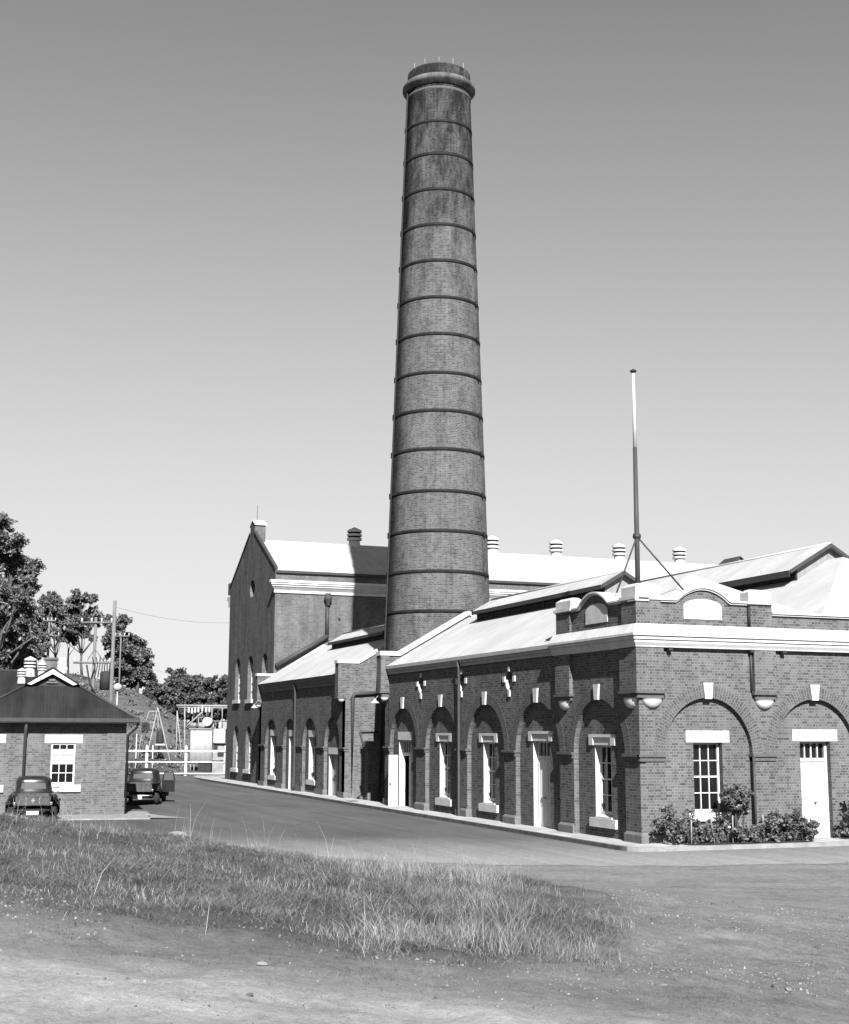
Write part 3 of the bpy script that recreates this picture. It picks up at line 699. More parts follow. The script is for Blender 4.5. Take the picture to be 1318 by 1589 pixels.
pipe(eh, [(-0.06, 37.5, 1.1), (-0.06, 37.5, 0.05)], 0.03)
mb = MB(); mb.box(1.0, 3.4, 28.9, 29.58, 0, 2.95); mb.build('lean_to', 'brick', eh)

# ================================================================== boiler house (tall gabled block behind)
bh = empty('boiler_house', (0.85, 54, 0), 'tall gabled brick block with white roof and roof ventilators, behind the chimney', 'building')
XG = 0.85; BY0, BY1, BYR = 47.54, 60.6, 54.0; BE, BR = 13.7, 16.5; XE = 52.0
G = LF(XG)
mb = MB()
WU = [(57.5, 0.78, 5.55, 8.5), (53.75, 0.78, 5.5, 8.48), (49.85, 0.72, 5.5, 8.46), (57.6, 0.78, 0.85, 3.8), (53.85, 0.78, 0.85, 3.78)]
def arch_hole(uc, hw, zb, zt): return [(uc-hw, zb)]+arc(uc, hw, zt-hw*1.0, hw, 12)+[(uc+hw, zb)]
outl = [(BY0, 0), (BY1, 0), (BY1, 13.75), (54.75, 16.95), (54.75, 17.45), (54.1, 17.75), (53.45, 17.45), (53.45, 16.95), (BY0, BE+0.05)]
oc_ = ellipse(53.8, 13.05, 0.75, 0.6, 24)
sheet(mb, G, 0, outl, [arch_hole(*w) for w in WU]+[oc_])
for w in WU: reveal(mb, G, arch_hole(*w), 0, -0.32, True)
reveal(mb, G, oc_, 0, -0.35, True)
mb.box(XG+0.003, XG+0.75, 53.46, 54.74, 15.9, 17.45)
mb.hull8([(XG+0.003, 53.46, 17.45), (XG+0.003, 54.74, 17.45), (XG+0.003, 54.1, 17.75)], [(XG+0.75, 53.46, 17.45), (XG+0.75, 54.74, 17.45), (XG+0.75, 54.1, 17.75)])
S_ = RF(BY0)
mb.poly([(XG, BY0, 0), (XE, BY0, 0), (XE, BY0, BE), (XG, BY0, BE)])
mb.poly([(XG, BY1, 0), (XE, BY1, 0), (XE, BY1, BE), (XG, BY1, BE)]); mb.poly([(XE, BY0, 0), (XE, BY1, 0), (XE, BY1, BE), (XE, BYR, BR), (XE, BY0, BE)])
mb.box(XG+0.0, XG+0.7, BY1+0.003, BY1+0.75, 13.3, 14.15)
mb.build('wall', 'brick_far', bh)
for uc, hw, zb, zt in WU:
    mb = MB(); fbox(mb, G, uc-hw-0.12, uc+hw+0.12, -0.31, 0.14, zb-0.2, zb+0.04); s_ = mb.build('sill', 'white', bh)
    mb = MB(); sheet(mb, G, -0.3, [(uc-hw, zb), (uc-hw, zt-hw), (uc, zt), (uc+hw, zt-hw), (uc+hw, zb)][::1])
    w_ = mb.build('window', 'glass', bh)
    mb = MB()
    for k in (-1, 0, 1): fbox(mb, G, uc+k*hw*0.9-0.03, uc+k*hw*0.9+0.03, -0.29, -0.24, zb, zt-hw*0.6)
    for j in range(5): z = zb+0.05+(zt-hw-zb)*j/4; fbox(mb, G, uc-hw, uc+hw, -0.29, -0.245, z-0.025, z+0.025)
    mb.build('frame', 'frame', w_)
mb = MB(); sheet(mb, G, -0.33, oc_); mb.build('oculus', 'glass', bh)
RB = 0.02
roof_slab('roof', [[P(XG+0.1, BY0-0.12, BE-0.06), P(XE, BY0-0.12, BE-0.06), P(XE, BYR, BR), P(XG+0.1, BYR, BR)],
                   [P(XG+0.1, BYR, BR), P(XE, BYR, BR), P(XE, BY1+0.1, BE-0.1), P(XG+0.1, BY1+0.1, BE-0.1)]], 'roof_white', bh)
mb = MB()                                                    # raking copings and apex block cap
for (ya, za), (yb, zb) in (((BY0-0.05, BE+0.05), (53.45, 16.95)), ((54.75, 16.95), (BY1, 13.75))):
    mb.hull8([(XG-0.07, ya, za-0.02), (XG+0.14, ya, za-0.02), (XG+0.14, yb, zb-0.02), (XG-0.07, yb, zb-0.02)], [(XG-0.07, ya, za+0.1), (XG+0.14, ya, za+0.1), (XG+0.14, yb, zb+0.1), (XG-0.07, yb, zb+0.1)])
mb.build('gable_coping', 'pipe', bh)
mb = MB()
for (ya, za), (yb, zb) in (((53.35, 17.42), (54.1, 17.78)), ((54.1, 17.78), (54.85, 17.42))):
    mb.hull8([(XG-0.04, ya, za), (XG+0.8, ya, za), (XG+0.8, yb, zb), (XG-0.04, yb, zb)], [(XG-0.04, ya, za+0.08), (XG+0.8, ya, za+0.08), (XG+0.8, yb, zb+0.08), (XG-0.04, yb, zb+0.08)])
mb.build('apex_cap', 'white', bh)
mb = MB(); mb.tube([(XG+0.3, 54.1, 17.9), (XG+0.3, 54.1, 18.9)], 0.016, 6); mb.build('finial_rod', 'black', bh)
mb = MB(); x0 = XG-0.38
def band(w, z0, z1): fbox(mb, S_, XG-w, XE, 0.001, w, z0, z1)
band(0.42, 12.84, 13.0); band(0.36, 12.72, 12.84); band(0.28, 12.6, 12.72)
mb.hull8([S_(XG-0.26, 0.26, 12.6), S_(XE, 0.26, 12.6), S_(XE, 0.001, 12.6), S_(XG-0.26, 0.001, 12.6)], [S_(XG-0.06, 0.06, 12.38), S_(XE, 0.06, 12.38), S_(XE, 0.001, 12.38), S_(XG-0.06, 0.001, 12.38)])
band(0.1, 12.2, 12.37)
mb.box(XG+0.001, XG+0.9, BY1+0.004, BY1+1.0, 12.9, 13.15); mb.box(XG+0.001, XG+0.8, BY1+0.004, BY1+0.55, 12.4, 12.9)
mb.build('cornice', 'white', bh)
mb = MB(); fbox(mb, S_, XG+0.02, XE, 0.05, 0.16, BE-0.22, BE-0.1); mb.build('gutter', 'pipe', bh)
mb = MB(); mb.lathe([(0.1, -0.45), (0.14, -0.3), (0.2, -0.12), (0.27, 0.0), (0.27, 0.1), (0.2, 0.12), (0.2, 0.35), (0.0, 0.36)], (4.3, BY0-0.3, 11.9), 12); mb.build('rain_head', 'pipe', bh)
pipe(bh, [(4.3, BY0-0.17, 11.5), (4.3, BY0-0.17, 9.5)], 0.12)
pipe(bh, [(4.35, BY0-0.2, 9.5), (0.95, BY0-0.2, 7.5)], 0.15)
mb = MB(); fbox(mb, S_, 5.1, 5.2, 0.001, 0.12, 10.6, 10.72); mb.build('wall_fitting', 'black', bh)
mb = MB()
vent_prof = [(0.42, -0.45), (0.36, 0.18), (0.30, 0.26), (0.48, 0.28), (0.48, 0.42), (0.35, 0.42), (0.35, 0.55), (0.48, 0.55), (0.48, 0.68), (0.35, 0.68), (0.35, 0.81), (0.48, 0.81), (0.47, 0.94), (0.0, 1.16)]
def ventilator(parent, x, y, z, s=1.0, mat='render', n=20):
    mb = MB(); mb.lathe([(r*s, h*s) for r, h in vent_prof], (x, y, z), n, smooth=False)
    v = mb.build('ventilator', mat, parent)
    for h0, h1 in ((0.42, 0.55), (0.68, 0.81)):
        lb = MB(); lb.lathe([(0.40*s, h0*s), (0.40*s, h1*s)], (x, y, z), n, smooth=False); lb.build('louvre_gap', 'dark', v)
    return v
for x in (8.2, 13.5, 18.85, 24.1, 29.45, 34.75): ventilator(bh, x, BYR, BR, 1.1)
mb = MB(); dx, dz = 39.0, 16.9                                # small gablet on the ridge
A = [(dx-0.9, 52.2, dz-0.75), (dx+0.9, 52.2, dz-0.75), (dx, 52.2, dz)]
mb.hull8(A, [(x, 54.2, z) for x, y, z in A]); gbl = mb.build('roof_gablet', 'boards', bh)
mb = MB()
for s in (-1, 1):
    A = [(dx, 52.0, dz+0.02), (dx+s*1.05, 52.0, dz-0.84), (dx+s*1.05, 54.3, dz-0.84), (dx, 54.3, dz+0.02)]; mb.hull8(A, [(x, y, z+0.09) for x, y, z in A])
mb.build('gablet_roof', 'pipe', gbl)

# ================================================================== chimney stack
CX_, CY_ = 3.80, 26.5
ch = empty('chimney_stack', (CX_, CY_, 0), 'very tall tapering round brick chimney with dark iron bands and a flared top ring', 'chimney')
rz_ = lambda z: 2.945-0.0346*z
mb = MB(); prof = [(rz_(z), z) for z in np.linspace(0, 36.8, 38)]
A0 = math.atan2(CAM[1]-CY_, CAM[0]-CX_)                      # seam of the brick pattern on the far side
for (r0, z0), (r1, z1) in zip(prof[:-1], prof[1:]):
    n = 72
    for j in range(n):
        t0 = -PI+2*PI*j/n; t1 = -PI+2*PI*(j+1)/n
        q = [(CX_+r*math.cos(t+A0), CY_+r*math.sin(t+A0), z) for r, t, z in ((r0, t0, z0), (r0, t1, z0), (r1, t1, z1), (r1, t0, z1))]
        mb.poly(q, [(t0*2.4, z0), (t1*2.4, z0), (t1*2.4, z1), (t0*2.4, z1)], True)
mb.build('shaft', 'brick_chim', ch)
BZ = [34.715, 32.883, 30.929, 28.995, 27.048, 25.089, 23.15, 21.133, 19.173, 17.202, 15.092, 13.103, 11.106, 9.164, 7.2, 5.2, 3.2]
for z in BZ:
    r = rz_(z)+0.022; mb = MB()
    mb.lathe([(r-0.05, -0.085), (r, -0.085), (r, 0.085), (r-0.05, 0.085)], (CX_, CY_, z), 64)
    o = mb.build('iron_band', 'iron', ch)
    for ang in (A0-1.32, A0+1.12):
        bb = MB(); cx, cy = CX_+(r+0.04)*math.cos(ang), CY_+(r+0.04)*math.sin(ang)
        bb.tube([(cx, cy, z-0.14), (cx, cy, z+0.14)], 0.06, 8)
        bb.build('band_clamp', 'iron', o)
mb = MB()
r0 = rz_(36.8)
mb.lathe([(r0+0.0, 36.86), (r0+0.06, 36.9), (r0+0.22, 37.04), (r0+0.27, 37.1), (r0+0.27, 37.22), (r0+0.2, 37.34), (r0+0.02, 37.42)], (CX_, CY_, 0), 64)
mb.build('crown_ring', 'soot_stone', ch)
mb = MB(); mb.lathe([(r0-0.02, 36.5), (r0+0.035, 36.55), (r0+0.035, 36.66), (r0-0.02, 36.7)], (CX_, CY_, 0), 64); mb.build('neck_moulding', 'impost', ch)
mb = MB()
mb.lathe([(r0+0.02, 37.4), (r0-0.0, 37.97), (r0-0.45, 37.98), (r0-0.5, 36.5)], (CX_, CY_, 0), 64)
mb.build('mouth', 'brick_chim', ch)
for k in range(5):
    a = A0-1.0+k*0.5
    mb = MB(); mb.tube([(CX_+(r0-0.15)*math.cos(a), CY_+(r0-0.15)*math.sin(a), 37.9), (CX_+(r0-0.13)*math.cos(a), CY_+(r0-0.13)*math.sin(a), 38.35)], [0.022, 0.015], 6)
    mb.build('lightning_rod', 'steel', ch)
mb = MB(); a = A0-1.22
mb.tube([(CX_+(rz_(z)+0.09)*math.cos(a), CY_+(rz_(z)+0.09)*math.sin(a), z) for z in np.linspace(0.5, 37.2, 30)], 0.045, 6); mb.build('conductor', 'black', ch)

# ================================================================== brick cottage (modelled in its own axes, front towards -y)
ct = empty('brick_cottage', (-12.32, 20.38, 0), 'small brick cottage with dark corrugated hip roof, gablet and white louvred ventilators', 'building', rz=-math.radians(5))
C0 = RF(0.0); mb = MB()
WIN = [(-2.44, 0.475, 1.25, 2.9), (-5.42, 0.475, 1.25, 2.9), (-8.6, 0.475, 1.25, 2.9)]
edges = [-12.0, -7.0, -3.95, 0.0]
for (uc, hw, zb, zt), u0, u1 in zip(WIN, edges[::-1][1:], edges[::-1][:-1]):
    back_wall(mb, C0, 0, u0, u1, 0.0, 3.75, (uc-hw, uc+hw, zb, zt))
    reveal(mb, C0, [(uc-hw, zb), (uc-hw, zt), (uc+hw, zt), (uc+hw, zb)], 0, -0.15, True)
fbox(mb, C0, -0.72, 0.03, -0.02, 0.03, 0.0, 3.7); fbox(mb, C0, -12, 0.06, -0.02, 0.06, 0.0, 0.72)
mb.poly([(0, 0, 0), (0, 3.2, 0), (0, 3.2, 3.75), (0, 0, 3.75)]); mb.poly([(-12, 0, 0), (-12, 3.2, 0), (-12, 3.2, 3.75), (-12, 0, 3.75)]); mb.poly([(-12, 3.2, 0), (0, 3.2, 0), (0, 3.2, 3.75), (-12, 9, 3.75)])
mb.poly([(-12, 3.2, 0), (0, 3.2, 0), (0, 3.2, 3.75), (-12, 3.2, 3.75)]); mb.box(-15.6, -3.6, 5.5, 12.4, 0, 4.0)
mb.build('wall', 'brick_cot', ct)
for uc, hw, zb, zt in WIN:
    w_ = sash_window(ct, C0, uc-hw, uc+hw, zb, zt, -0.06, 3, 4, True, top_blind=True)
    lintel(w_, C0, uc-0.74, uc+0.74, zt, zt+0.34, 0.0); sill(w_, C0, uc-0.52, uc+0.74, zb-0.28, zb, -0.0)
XM, EZ, OV, SL = -2.98, 3.87, 0.55, 0.58
yr = 1.85; zr0 = EZ+SL*(0.45-XM)
mb = MB()
xl, xr_ = 2*XM-0.45, 0.45; gx = (yr+OV)
zg = EZ+SL*gx
mb.poly([(xl, -OV, EZ), (xr_, -OV, EZ), (xr_-gx, yr, zg), (xl+gx, yr, zg)])
mb.poly([(xr_, -OV, EZ), (xr_, 3.7, EZ), (XM, 2.7, zr0), (XM, yr, zr0), (xr_-gx, yr, zg)]); mb.poly([(xr_, 3.7, EZ), (xl, 3.7, EZ), (XM, 2.7, zr0)])
mb.poly([(xl, -OV, EZ), (xl+gx, yr, zg), (XM, yr, zr0), (XM, 2.7, zr0), (xl, 3.7, EZ)])
mb.poly([(-16, 5.2, EZ+0.25), (XM-0.2, 5.2, EZ+0.25), (XM-0.2, 9.0, 6.15), (-16, 9.0, 6.15)]); mb.poly([(-16, 9.0, 6.15), (XM-0.2, 9.0, 6.15), (XM-0.2, 12.8, EZ+0.3), (-16, 12.8, EZ+0.3)])
rf = mb.build('roof', 'roof_grey', ct)
for q in ([(xr_, -OV, EZ+0.02), (xr_-gx, yr, zg+0.03)], [(xl, -OV, EZ+0.02), (xl+gx, yr, zg+0.03)], [(-16, 9.0, 6.16), (XM-0.2, 9.0, 6.16)]):
    mb = MB(); mb.tube(q, 0.06, 8); mb.build('ridge_cap', 'pipe', rf)
mb = MB(); mb.box(xl, xr_, -OV+0.02, 0.05, EZ-0.16, EZ-0.13); mb.box(0.0, xr_, -OV, 3.7, EZ-0.161, EZ-0.13); mb.build('soffit', 'gutter', ct)
mb = MB(); mb.box(xl-0.05, xr_+0.08, -OV-0.1, -OV, EZ-0.12, EZ+0.03); mb.box(xr_, xr_+0.09, -OV, 3.7, EZ-0.119, EZ+0.029); mb.build('gutter', 'pipe', ct)
mb = MB(); mb.box(xl-0.02, xr_+0.0, -OV-0.012, -OV+0.015, EZ-0.17, EZ-0.12); mb.build('fascia', 'white', ct)
mb = MB()
za = zr0+0.12; hwid = 1.05
for s in (-1, 1):
    A = [(XM, yr-0.25, za), (XM+s*hwid, yr-0.25, za-0.62*hwid), (XM+s*hwid*0.8, yr-0.25, za-0.62*hwid-0.05), (XM, yr-0.25, za-0.24)]
    mb.hull8(A, [(x, yr-0.2, z) for x, y, z in A])
gb = mb.build('gablet_board', 'white', ct)
mb = MB()
for s in (-1, 1):
    A = [(XM, yr-0.3, za+0.005), (XM+s*(hwid+0.05), yr-0.3, za-0.62*(hwid+0.05)), (XM+s*(hwid+0.05), yr+1.4, za-0.62*(hwid+0.05)), (XM, yr+1.4, za+0.005)]
    mb.hull8(A, [(x, y, z+0.05) for x, y, z in A])
mb.build('gablet_roof', 'roof_grey', gb)
mb = MB(); mb.poly([(XM-0.95, yr-0.02, zg-0.1), (XM+0.95, yr-0.02, zg-0.1), (XM, yr-0.02, za-0.1)]); mb.build('gablet_vent', 'louvre', gb)
mb = MB(); mb.box(XM-0.24, XM+0.2, yr-0.1, yr-0.04, zg+0.1, zg+0.16); mb.box(XM-0.14, XM+0.12, yr-0.1, yr-0.041, zg+0.2, zg+0.27); mb.build('gablet_slat', 'stone', gb)
ventilator(ct, -3.93, 5.2, 6.0, 0.56, 'white', 12); ventilator(ct, -4.25, 4.2, 5.6, 0.42, 'white', 12); ventilator(ct, -3.42, 5.9, 5.95, 0.44, 'white', 12)
mb = MB(); mb.box(-3.3, -2.75, 8.0, 8.6, 5.5, 6.65); mb.box(-3.36, -2.69, 7.94, 8.66, 6.65, 6.75); mb.build('chimney', 'brick_cot', ct)
mb = MB(); mb.box(-2.66, -2.4, 8.0, 8.3, 5.5, 6.75); mb.box(-2.66, -2.28, 7.99, 8.29, 6.2, 6.33); mb.build('flue', 'white', ct)
pipe(ct, [(-3.92, -OV+0.02, EZ-0.1), (-3.94, -0.14, 3.2), (-3.94, -0.1, 0.3)], 0.06)
pipe(ct, [(xr_, -OV+0.1, EZ-0.1), (xr_-0.02, -OV+0.15, 3.55), (0.1, 0.1, 3.2), (0.1, 0.1, 0.2)], 0.055, 'black')

# ================================================================== ground, road, paths
def vnoise(x, y, seed=0):
    """smooth value noise on arrays"""
    x = np.asarray(x, float); y = np.asarray(y, float)
    xi = np.floor(x).astype(np.int64); yi = np.floor(y).astype(np.int64); fx = x-xi; fy = y-yi
    fx = fx*fx*(3-2*fx); fy = fy*fy*(3-2*fy)
    def h(a, b_):
        n = (a*374761393+b_*668265263+seed*974711) & 0x7fffffff
        n = (n ^ (n >> 13))*1274126177 & 0x7fffffff
        return ((n ^ (n >> 16)) & 0xffff)/65535.0
    return (h(xi, yi)*(1-fx)+h(xi+1, yi)*fx)*(1-fy)+(h(xi, yi+1)*(1-fx)+h(xi+1, yi+1)*fx)*fy
def sstep(a, b_, x):
    q = np.clip((x-a)/(b_-a), 0, 1); return q*q*(3-2*q)
def ds(x, y):
    X = np.asarray(x)-CAM[0]; Y = np.asarray(y)-CAM[1]
    return X*HX+Y*HY, X*HY-Y*HX
def mound(x, y):
    """earth bank the photographer stands on, falling away to the level yard"""
    d, s = ds(x, y)
    z = 1.17-0.122*(s+0.2)-0.015*(d-22)
    z = np.where(z > 0, z, 0)+0.0
    f = 1-sstep(22, 33+np.clip(-s, 0, 12)*0.35, d)
    back = sstep(-60, -10, d)
    z = np.clip(z, 0, 3.0)*f*back
    rough = (vnoise(x*0.5, y*0.5, 1)-0.5)*0.22+(vnoise(x*1.7, y*1.7, 2)-0.5)*0.08+(vnoise(x*5, y*5, 3)-0.5)*0.03+(vnoise(x*9, y*9, 4)-0.5)*0.022
    return z+rough*np.clip(f*1.3, 0, 1)*sstep(0, 0.5, z)
def hill_z(x, y):
    d, s = ds(x, y)
    k = s*130.0/np.maximum(d, 60)
    hc = np.interp(k, [-120, -60, -38, -34, -28.5, -26, -23.5, -21, -18, -14, -5, 60], [16, 12, 9.4, 9.0, 7.4, 6.2, 4.4, 2.8, 1.5, 0.6, 0.2, 0.1])
    z = hc*sstep(98, 134, d)+(vnoise(x*0.15, y*0.15, 5)-0.5)*1.0*sstep(100, 115, d)+(vnoise(x*0.6, y*0.6, 6)-0.5)*0.3*sstep(100, 112, d)
    return np.maximum(z, -0.3)
def grid_mesh(name, xs, ys, zf, mat, kind='structure'):
    X, Y = np.meshgrid(xs, ys, indexing='ij'); Z = zf(X, Y)
    nx, ny = X.shape; V = np.stack([X, Y, Z], -1).reshape(-1, 3)
    idx = np.arange(nx*ny).reshape(nx, ny)
    Fq = np.stack([idx[:-1, :-1], idx[1:, :-1], idx[1:, 1:], idx[:-1, 1:]], -1).reshape(-1, 4)
    me = bpy.data.meshes.new(name); me.from_pydata(V.tolist(), [], Fq.tolist())
    me.polygons.foreach_set("use_smooth", [True]*len(Fq)); me.materials.append(MT[mat]); me.update()
    o = bpy.data.objects.new(name, me); COL.objects.link(o)
    if kind: o['kind'] = kind
    return o
# bare earth: dark soil under the grass, paler worn dirt and a pale wheel track nearest the camera
m, t, b = new_mat("bare_earth", 1.0, 0.0); MT['earth'] = m
ob = coord(t); xyz = N(t, "ShaderNodeSeparateXYZ"); t.links.new(ob, xyz.inputs[0])
dd = math_(t, 'ADD', math_(t, 'MULTIPLY', math_(t, 'SUBTRACT', xyz.outputs[0], float(CAM[0])), HX), math_(t, 'MULTIPLY', math_(t, 'SUBTRACT', xyz.outputs[1], float(CAM[1])), HY))
sss = math_(t, 'SUBTRACT', math_(t, 'MULTIPLY', math_(t, 'SUBTRACT', xyz.outputs[0], float(CAM[0])), HY), math_(t, 'MULTIPLY', math_(t, 'SUBTRACT', xyz.outputs[1], float(CAM[1])), HX))
n1 = noise(t, ob, 0.7, 6, 0.65); n2 = noise(t, ob, 5.0, 9, 0.8); n3 = noise(t, ob, 28.0, 6, 0.85); n5 = noise(t, ob, 90.0, 3, 0.8)
mp = N(t, "ShaderNodeMapping"); mp.inputs["Rotation"].default_value = (0, 0, YAW); t.links.new(ob, mp.inputs[0])
n4 = noise(t, mp.outputs[0], 0.9, 6, 0.65, (0.22, 1.5, 1))     # faint wheel ruts across the view
edge = math_(t, 'ADD', dd, math_(t, 'MULTIPLY', math_(t, 'SUBTRACT', n1, 0.5), 1.5))
edge = math_(t, 'ADD', edge, math_(t, 'MULTIPLY', math_(t, 'SUBTRACT', n2, 0.5), 0.9))
track = ramp(t, edge, 10.7, 11.9, 1, 0)                       # worn pale track
c = mix(t, track, 0.142, 0.26)
# matted thatch below the grass
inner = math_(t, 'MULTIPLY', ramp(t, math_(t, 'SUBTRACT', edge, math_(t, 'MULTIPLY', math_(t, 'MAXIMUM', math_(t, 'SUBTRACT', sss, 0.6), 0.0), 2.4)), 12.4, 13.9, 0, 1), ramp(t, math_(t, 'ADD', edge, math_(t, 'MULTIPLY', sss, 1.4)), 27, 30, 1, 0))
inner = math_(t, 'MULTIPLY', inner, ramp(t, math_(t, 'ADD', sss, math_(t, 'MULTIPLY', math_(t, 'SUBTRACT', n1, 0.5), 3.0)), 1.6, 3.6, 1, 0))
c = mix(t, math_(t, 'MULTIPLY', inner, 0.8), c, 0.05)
c = math_(t, 'MULTIPLY', c, ramp(t, n1, 0.3, 0.7, 0.84, 1.16))
c = math_(t, 'MULTIPLY', c, ramp(t, n4, 0.3, 0.7, 0.84, 1.15))
c = math_(t, 'MULTIPLY', c, ramp(t, n2, 0.3, 0.7, 0.66, 1.3))
c = math_(t, 'MULTIPLY', c, ramp(t, n3, 0.3, 0.7, 0.70, 1.28))
c = math_(t, 'MULTIPLY', c, ramp(t, n5, 0.35, 0.65, 0.80, 1.18))
t.links.new(c, b.inputs["Base Color"])
bump(t, b, math_(t, 'ADD', math_(t, 'MULTIPLY', n2, 0.8), math_(t, 'MULTIPLY', n3, 0.5)), 1.0, 0.07)
def spaced(segs):
    out = []
    for a, b_, st in segs: out += list(np.arange(a, b_, st))
    return np.array(sorted(set(np.round(out, 3)))+[segs[-1][1]])
xs = spaced([(-900, -120, 60), (-120, -40, 6), (-40, -24, 0.5), (-24, -4, 0.1), (-4, 12, 0.4), (12, 40, 2), (40, 900, 60)])
ys = spaced([(-300, -60, 20), (-60, -42, 2), (-42, -30, 0.5), (-30, -12, 0.1), (-12, 2, 0.3), (2, 60, 3), (60, 900, 60)])
grid_mesh('ground', xs, ys, mound, 'earth')
# asphalt yard
m, t, b = new_mat("worn_asphalt", 0.9, 0.03); MT['asphalt'] = m
ob = coord(t); n1 = noise(t, ob, 0.18, 6, 0.65); n2 = noise(t, ob, 3.0, 6, 0.7); n3 = noise(t, ob, 40, 3, 0.7); n4 = noise(t, ob, 0.9, 5, 0.6, (0.5, 0.09, 1))
vor = N(t, "ShaderNodeTexVoronoi", feature='DISTANCE_TO_EDGE'); vor.inputs["Scale"].default_value = 0.16
wob = N(t, "ShaderNodeVectorMath", operation='ADD'); t.links.new(ob, wob.inputs[0])
nw = N(t, "ShaderNodeTexNoise"); nw.inputs["Scale"].default_value = 0.8; nw.inputs["Detail"].default_value = 5; t.links.new(ob, nw.inputs["Vector"])
sc_ = N(t, "ShaderNodeVectorMath", operation='SCALE'); sc_.inputs["Scale"].default_value = 2.5; t.links.new(nw.outputs["Color"], sc_.inputs[0]); t.links.new(sc_.outputs[0], wob.inputs[1])
t.links.new(wob.outputs[0], vor.inputs["Vector"])
crack = math_(t, 'MULTIPLY', ramp(t, vor.outputs["Distance"], 0.0, 0.006, 0.45, 0.0), ramp(t, n1, 0.45, 0.6, 0, 1))
c = math_(t, 'MULTIPLY', ramp(t, n1, 0.3, 0.7, 0.047, 0.064), ramp(t, n2, 0.3, 0.7, 0.88, 1.12))
c = math_(t, 'MULTIPLY', c, ramp(t, n3, 0.3, 0.7, 0.85, 1.15)); c = math_(t, 'MULTIPLY', c, ramp(t, n4, 0.3, 0.7, 0.84, 1.16))
c = math_(t, 'MULTIPLY', c, math_(t, 'SUBTRACT', 1.0, crack))
xy = N(t, "ShaderNodeSeparateXYZ"); t.links.new(ob, xy.inputs[0])
ve = math_(t, 'ADD', xy.outputs[1], math_(t, 'MULTIPLY', math_(t, 'MINIMUM', math_(t, 'SUBTRACT', xy.outputs[0], 2.0), 0.0), 0.45))
ve = math_(t, 'ADD', ve, math_(t, 'MULTIPLY', math_(t, 'SUBTRACT', noise(t, ob, 0.5, 7, 0.75), 0.5), 5.0))
dust = ramp(t, ve, -5.4, 3.0, 1, 0)
dirt_c = math_(t, 'MULTIPLY', ramp(t, noise(t, ob, 5.0, 9, 0.8), 0.3, 0.7, 0.098, 0.182), ramp(t, noise(t, ob, 28.0, 6, 0.85), 0.3, 0.7, 0.75, 1.25))
c = mix(t, dust, c, dirt_c)
tyre = noise(t, ob, 0.6, 4, 0.6, (2.6, 0.06, 1)); c = math_(t, 'MULTIPLY', c, ramp(t, tyre, 0.35, 0.65, 0.88, 1.1))
t.links.new(c, b.inputs["Base Color"]); bump(t, b, n3, 0.4, 0.01)
def road_edge(dmin):
    pts = []
    return pts
mb = MB()
rp = [(-1.1, 62.0), (-1.1, -0.6)]+[(-1.1+0.9*(1-math.cos(q)), -0.6-0.75*math.sin(q)) for q in np.linspace(0.2, PI/2, 7)]+[(60, -1.35)]
left = [(60, -8.0), (30, -7.0), (12, -6.5), (2.0, -6.0), (-4.0, -4.6), (-8.5, -2.0), (-12.0, 3.0), (-15, 9.0), (-30, 13.0), (-34, 20), (-34, 60.5), (-20, 66.0), (0.8, 63.5), (0.8, 62)]
ed = rp+left
jit = []
for i, (x, y) in enumerate(ed):
    jit.append((x, y))
    if i >= len(rp)-1 and i < len(ed)-4:
        x2, y2 = ed[i+1]; nseg = max(2, int(math.hypot(x2-x, y2-y)/0.7))
        for k in range(1, nseg): 
            q = k/nseg; jit.append((x+(x2-x)*q+random.uniform(-0.22, 0.22), y+(y2-y)*q+random.uniform(-0.22, 0.22)))
loops = [[Vector((x, y, 0)) for x, y in jit]]
me = MB()
for tri in tessellate_polygon(loops): me.poly([(loops[0][i].x, loops[0][i].y, 0.006) for i in tri])
o = me.build('road', 'asphalt'); o['kind'] = 'structure'
# footpath with kerb
m, t, b = new_mat("footpath_paving", 0.9, 0.03); MT['paving'] = m
ob = coord(t); brk = N(t, "ShaderNodeTexBrick"); brk.offset = 0.5
for k, v in (("Scale", 1.0), ("Brick Width", 0.9), ("Row Height", 0.55), ("Mortar Size", 0.012)): brk.inputs[k].default_value = v
brk.inputs["Color1"].default_value = g(0.25); brk.inputs["Color2"].default_value = g(0.20); brk.inputs["Mortar"].default_value = g(0.08)
mp = N(t, "ShaderNodeMapping"); mp.inputs["Rotation"].default_value = (0, 0, PI/2); t.links.new(ob, mp.inputs[0]); t.links.new(mp.outputs[0], brk.inputs["Vector"])
bw = N(t, "ShaderNodeRGBToBW"); t.links.new(brk.outputs["Color"], bw.inputs[0])
c = math_(t, 'MULTIPLY', bw.outputs[0], ramp(t, noise(t, ob, 1.6, 7, 0.75), 0.3, 0.7, 0.72, 1.2)); t.links.new(c, b.inputs["Base Color"])
def curve_out(o_): return [(-1.1+o_, 62)]+[(-1.1+o_, -0.6)]+[(-0.2-(0.9-o_)*math.cos(q), -0.6-(0.75-o_)*math.sin(q)) for q in np.linspace(0.2, PI/2, 7)]+[(60, -1.35+o_)]
inn, out = curve_out(0.14), curve_out(0.0)
pm = MB()
lp = inn+[(60, 0.3), (0.4, 0.3), (0.4, 61), (0.9, 61), (0.9, 62)]
for tri in tessellate_polygon([[Vector((x, y, 0)) for x, y in lp]]): pm.poly([(lp[i][0], lp[i][1], 0.125) for i in tri])
o = pm.build('footpath', 'paving'); o['kind'] = 'structure'
km = MB()
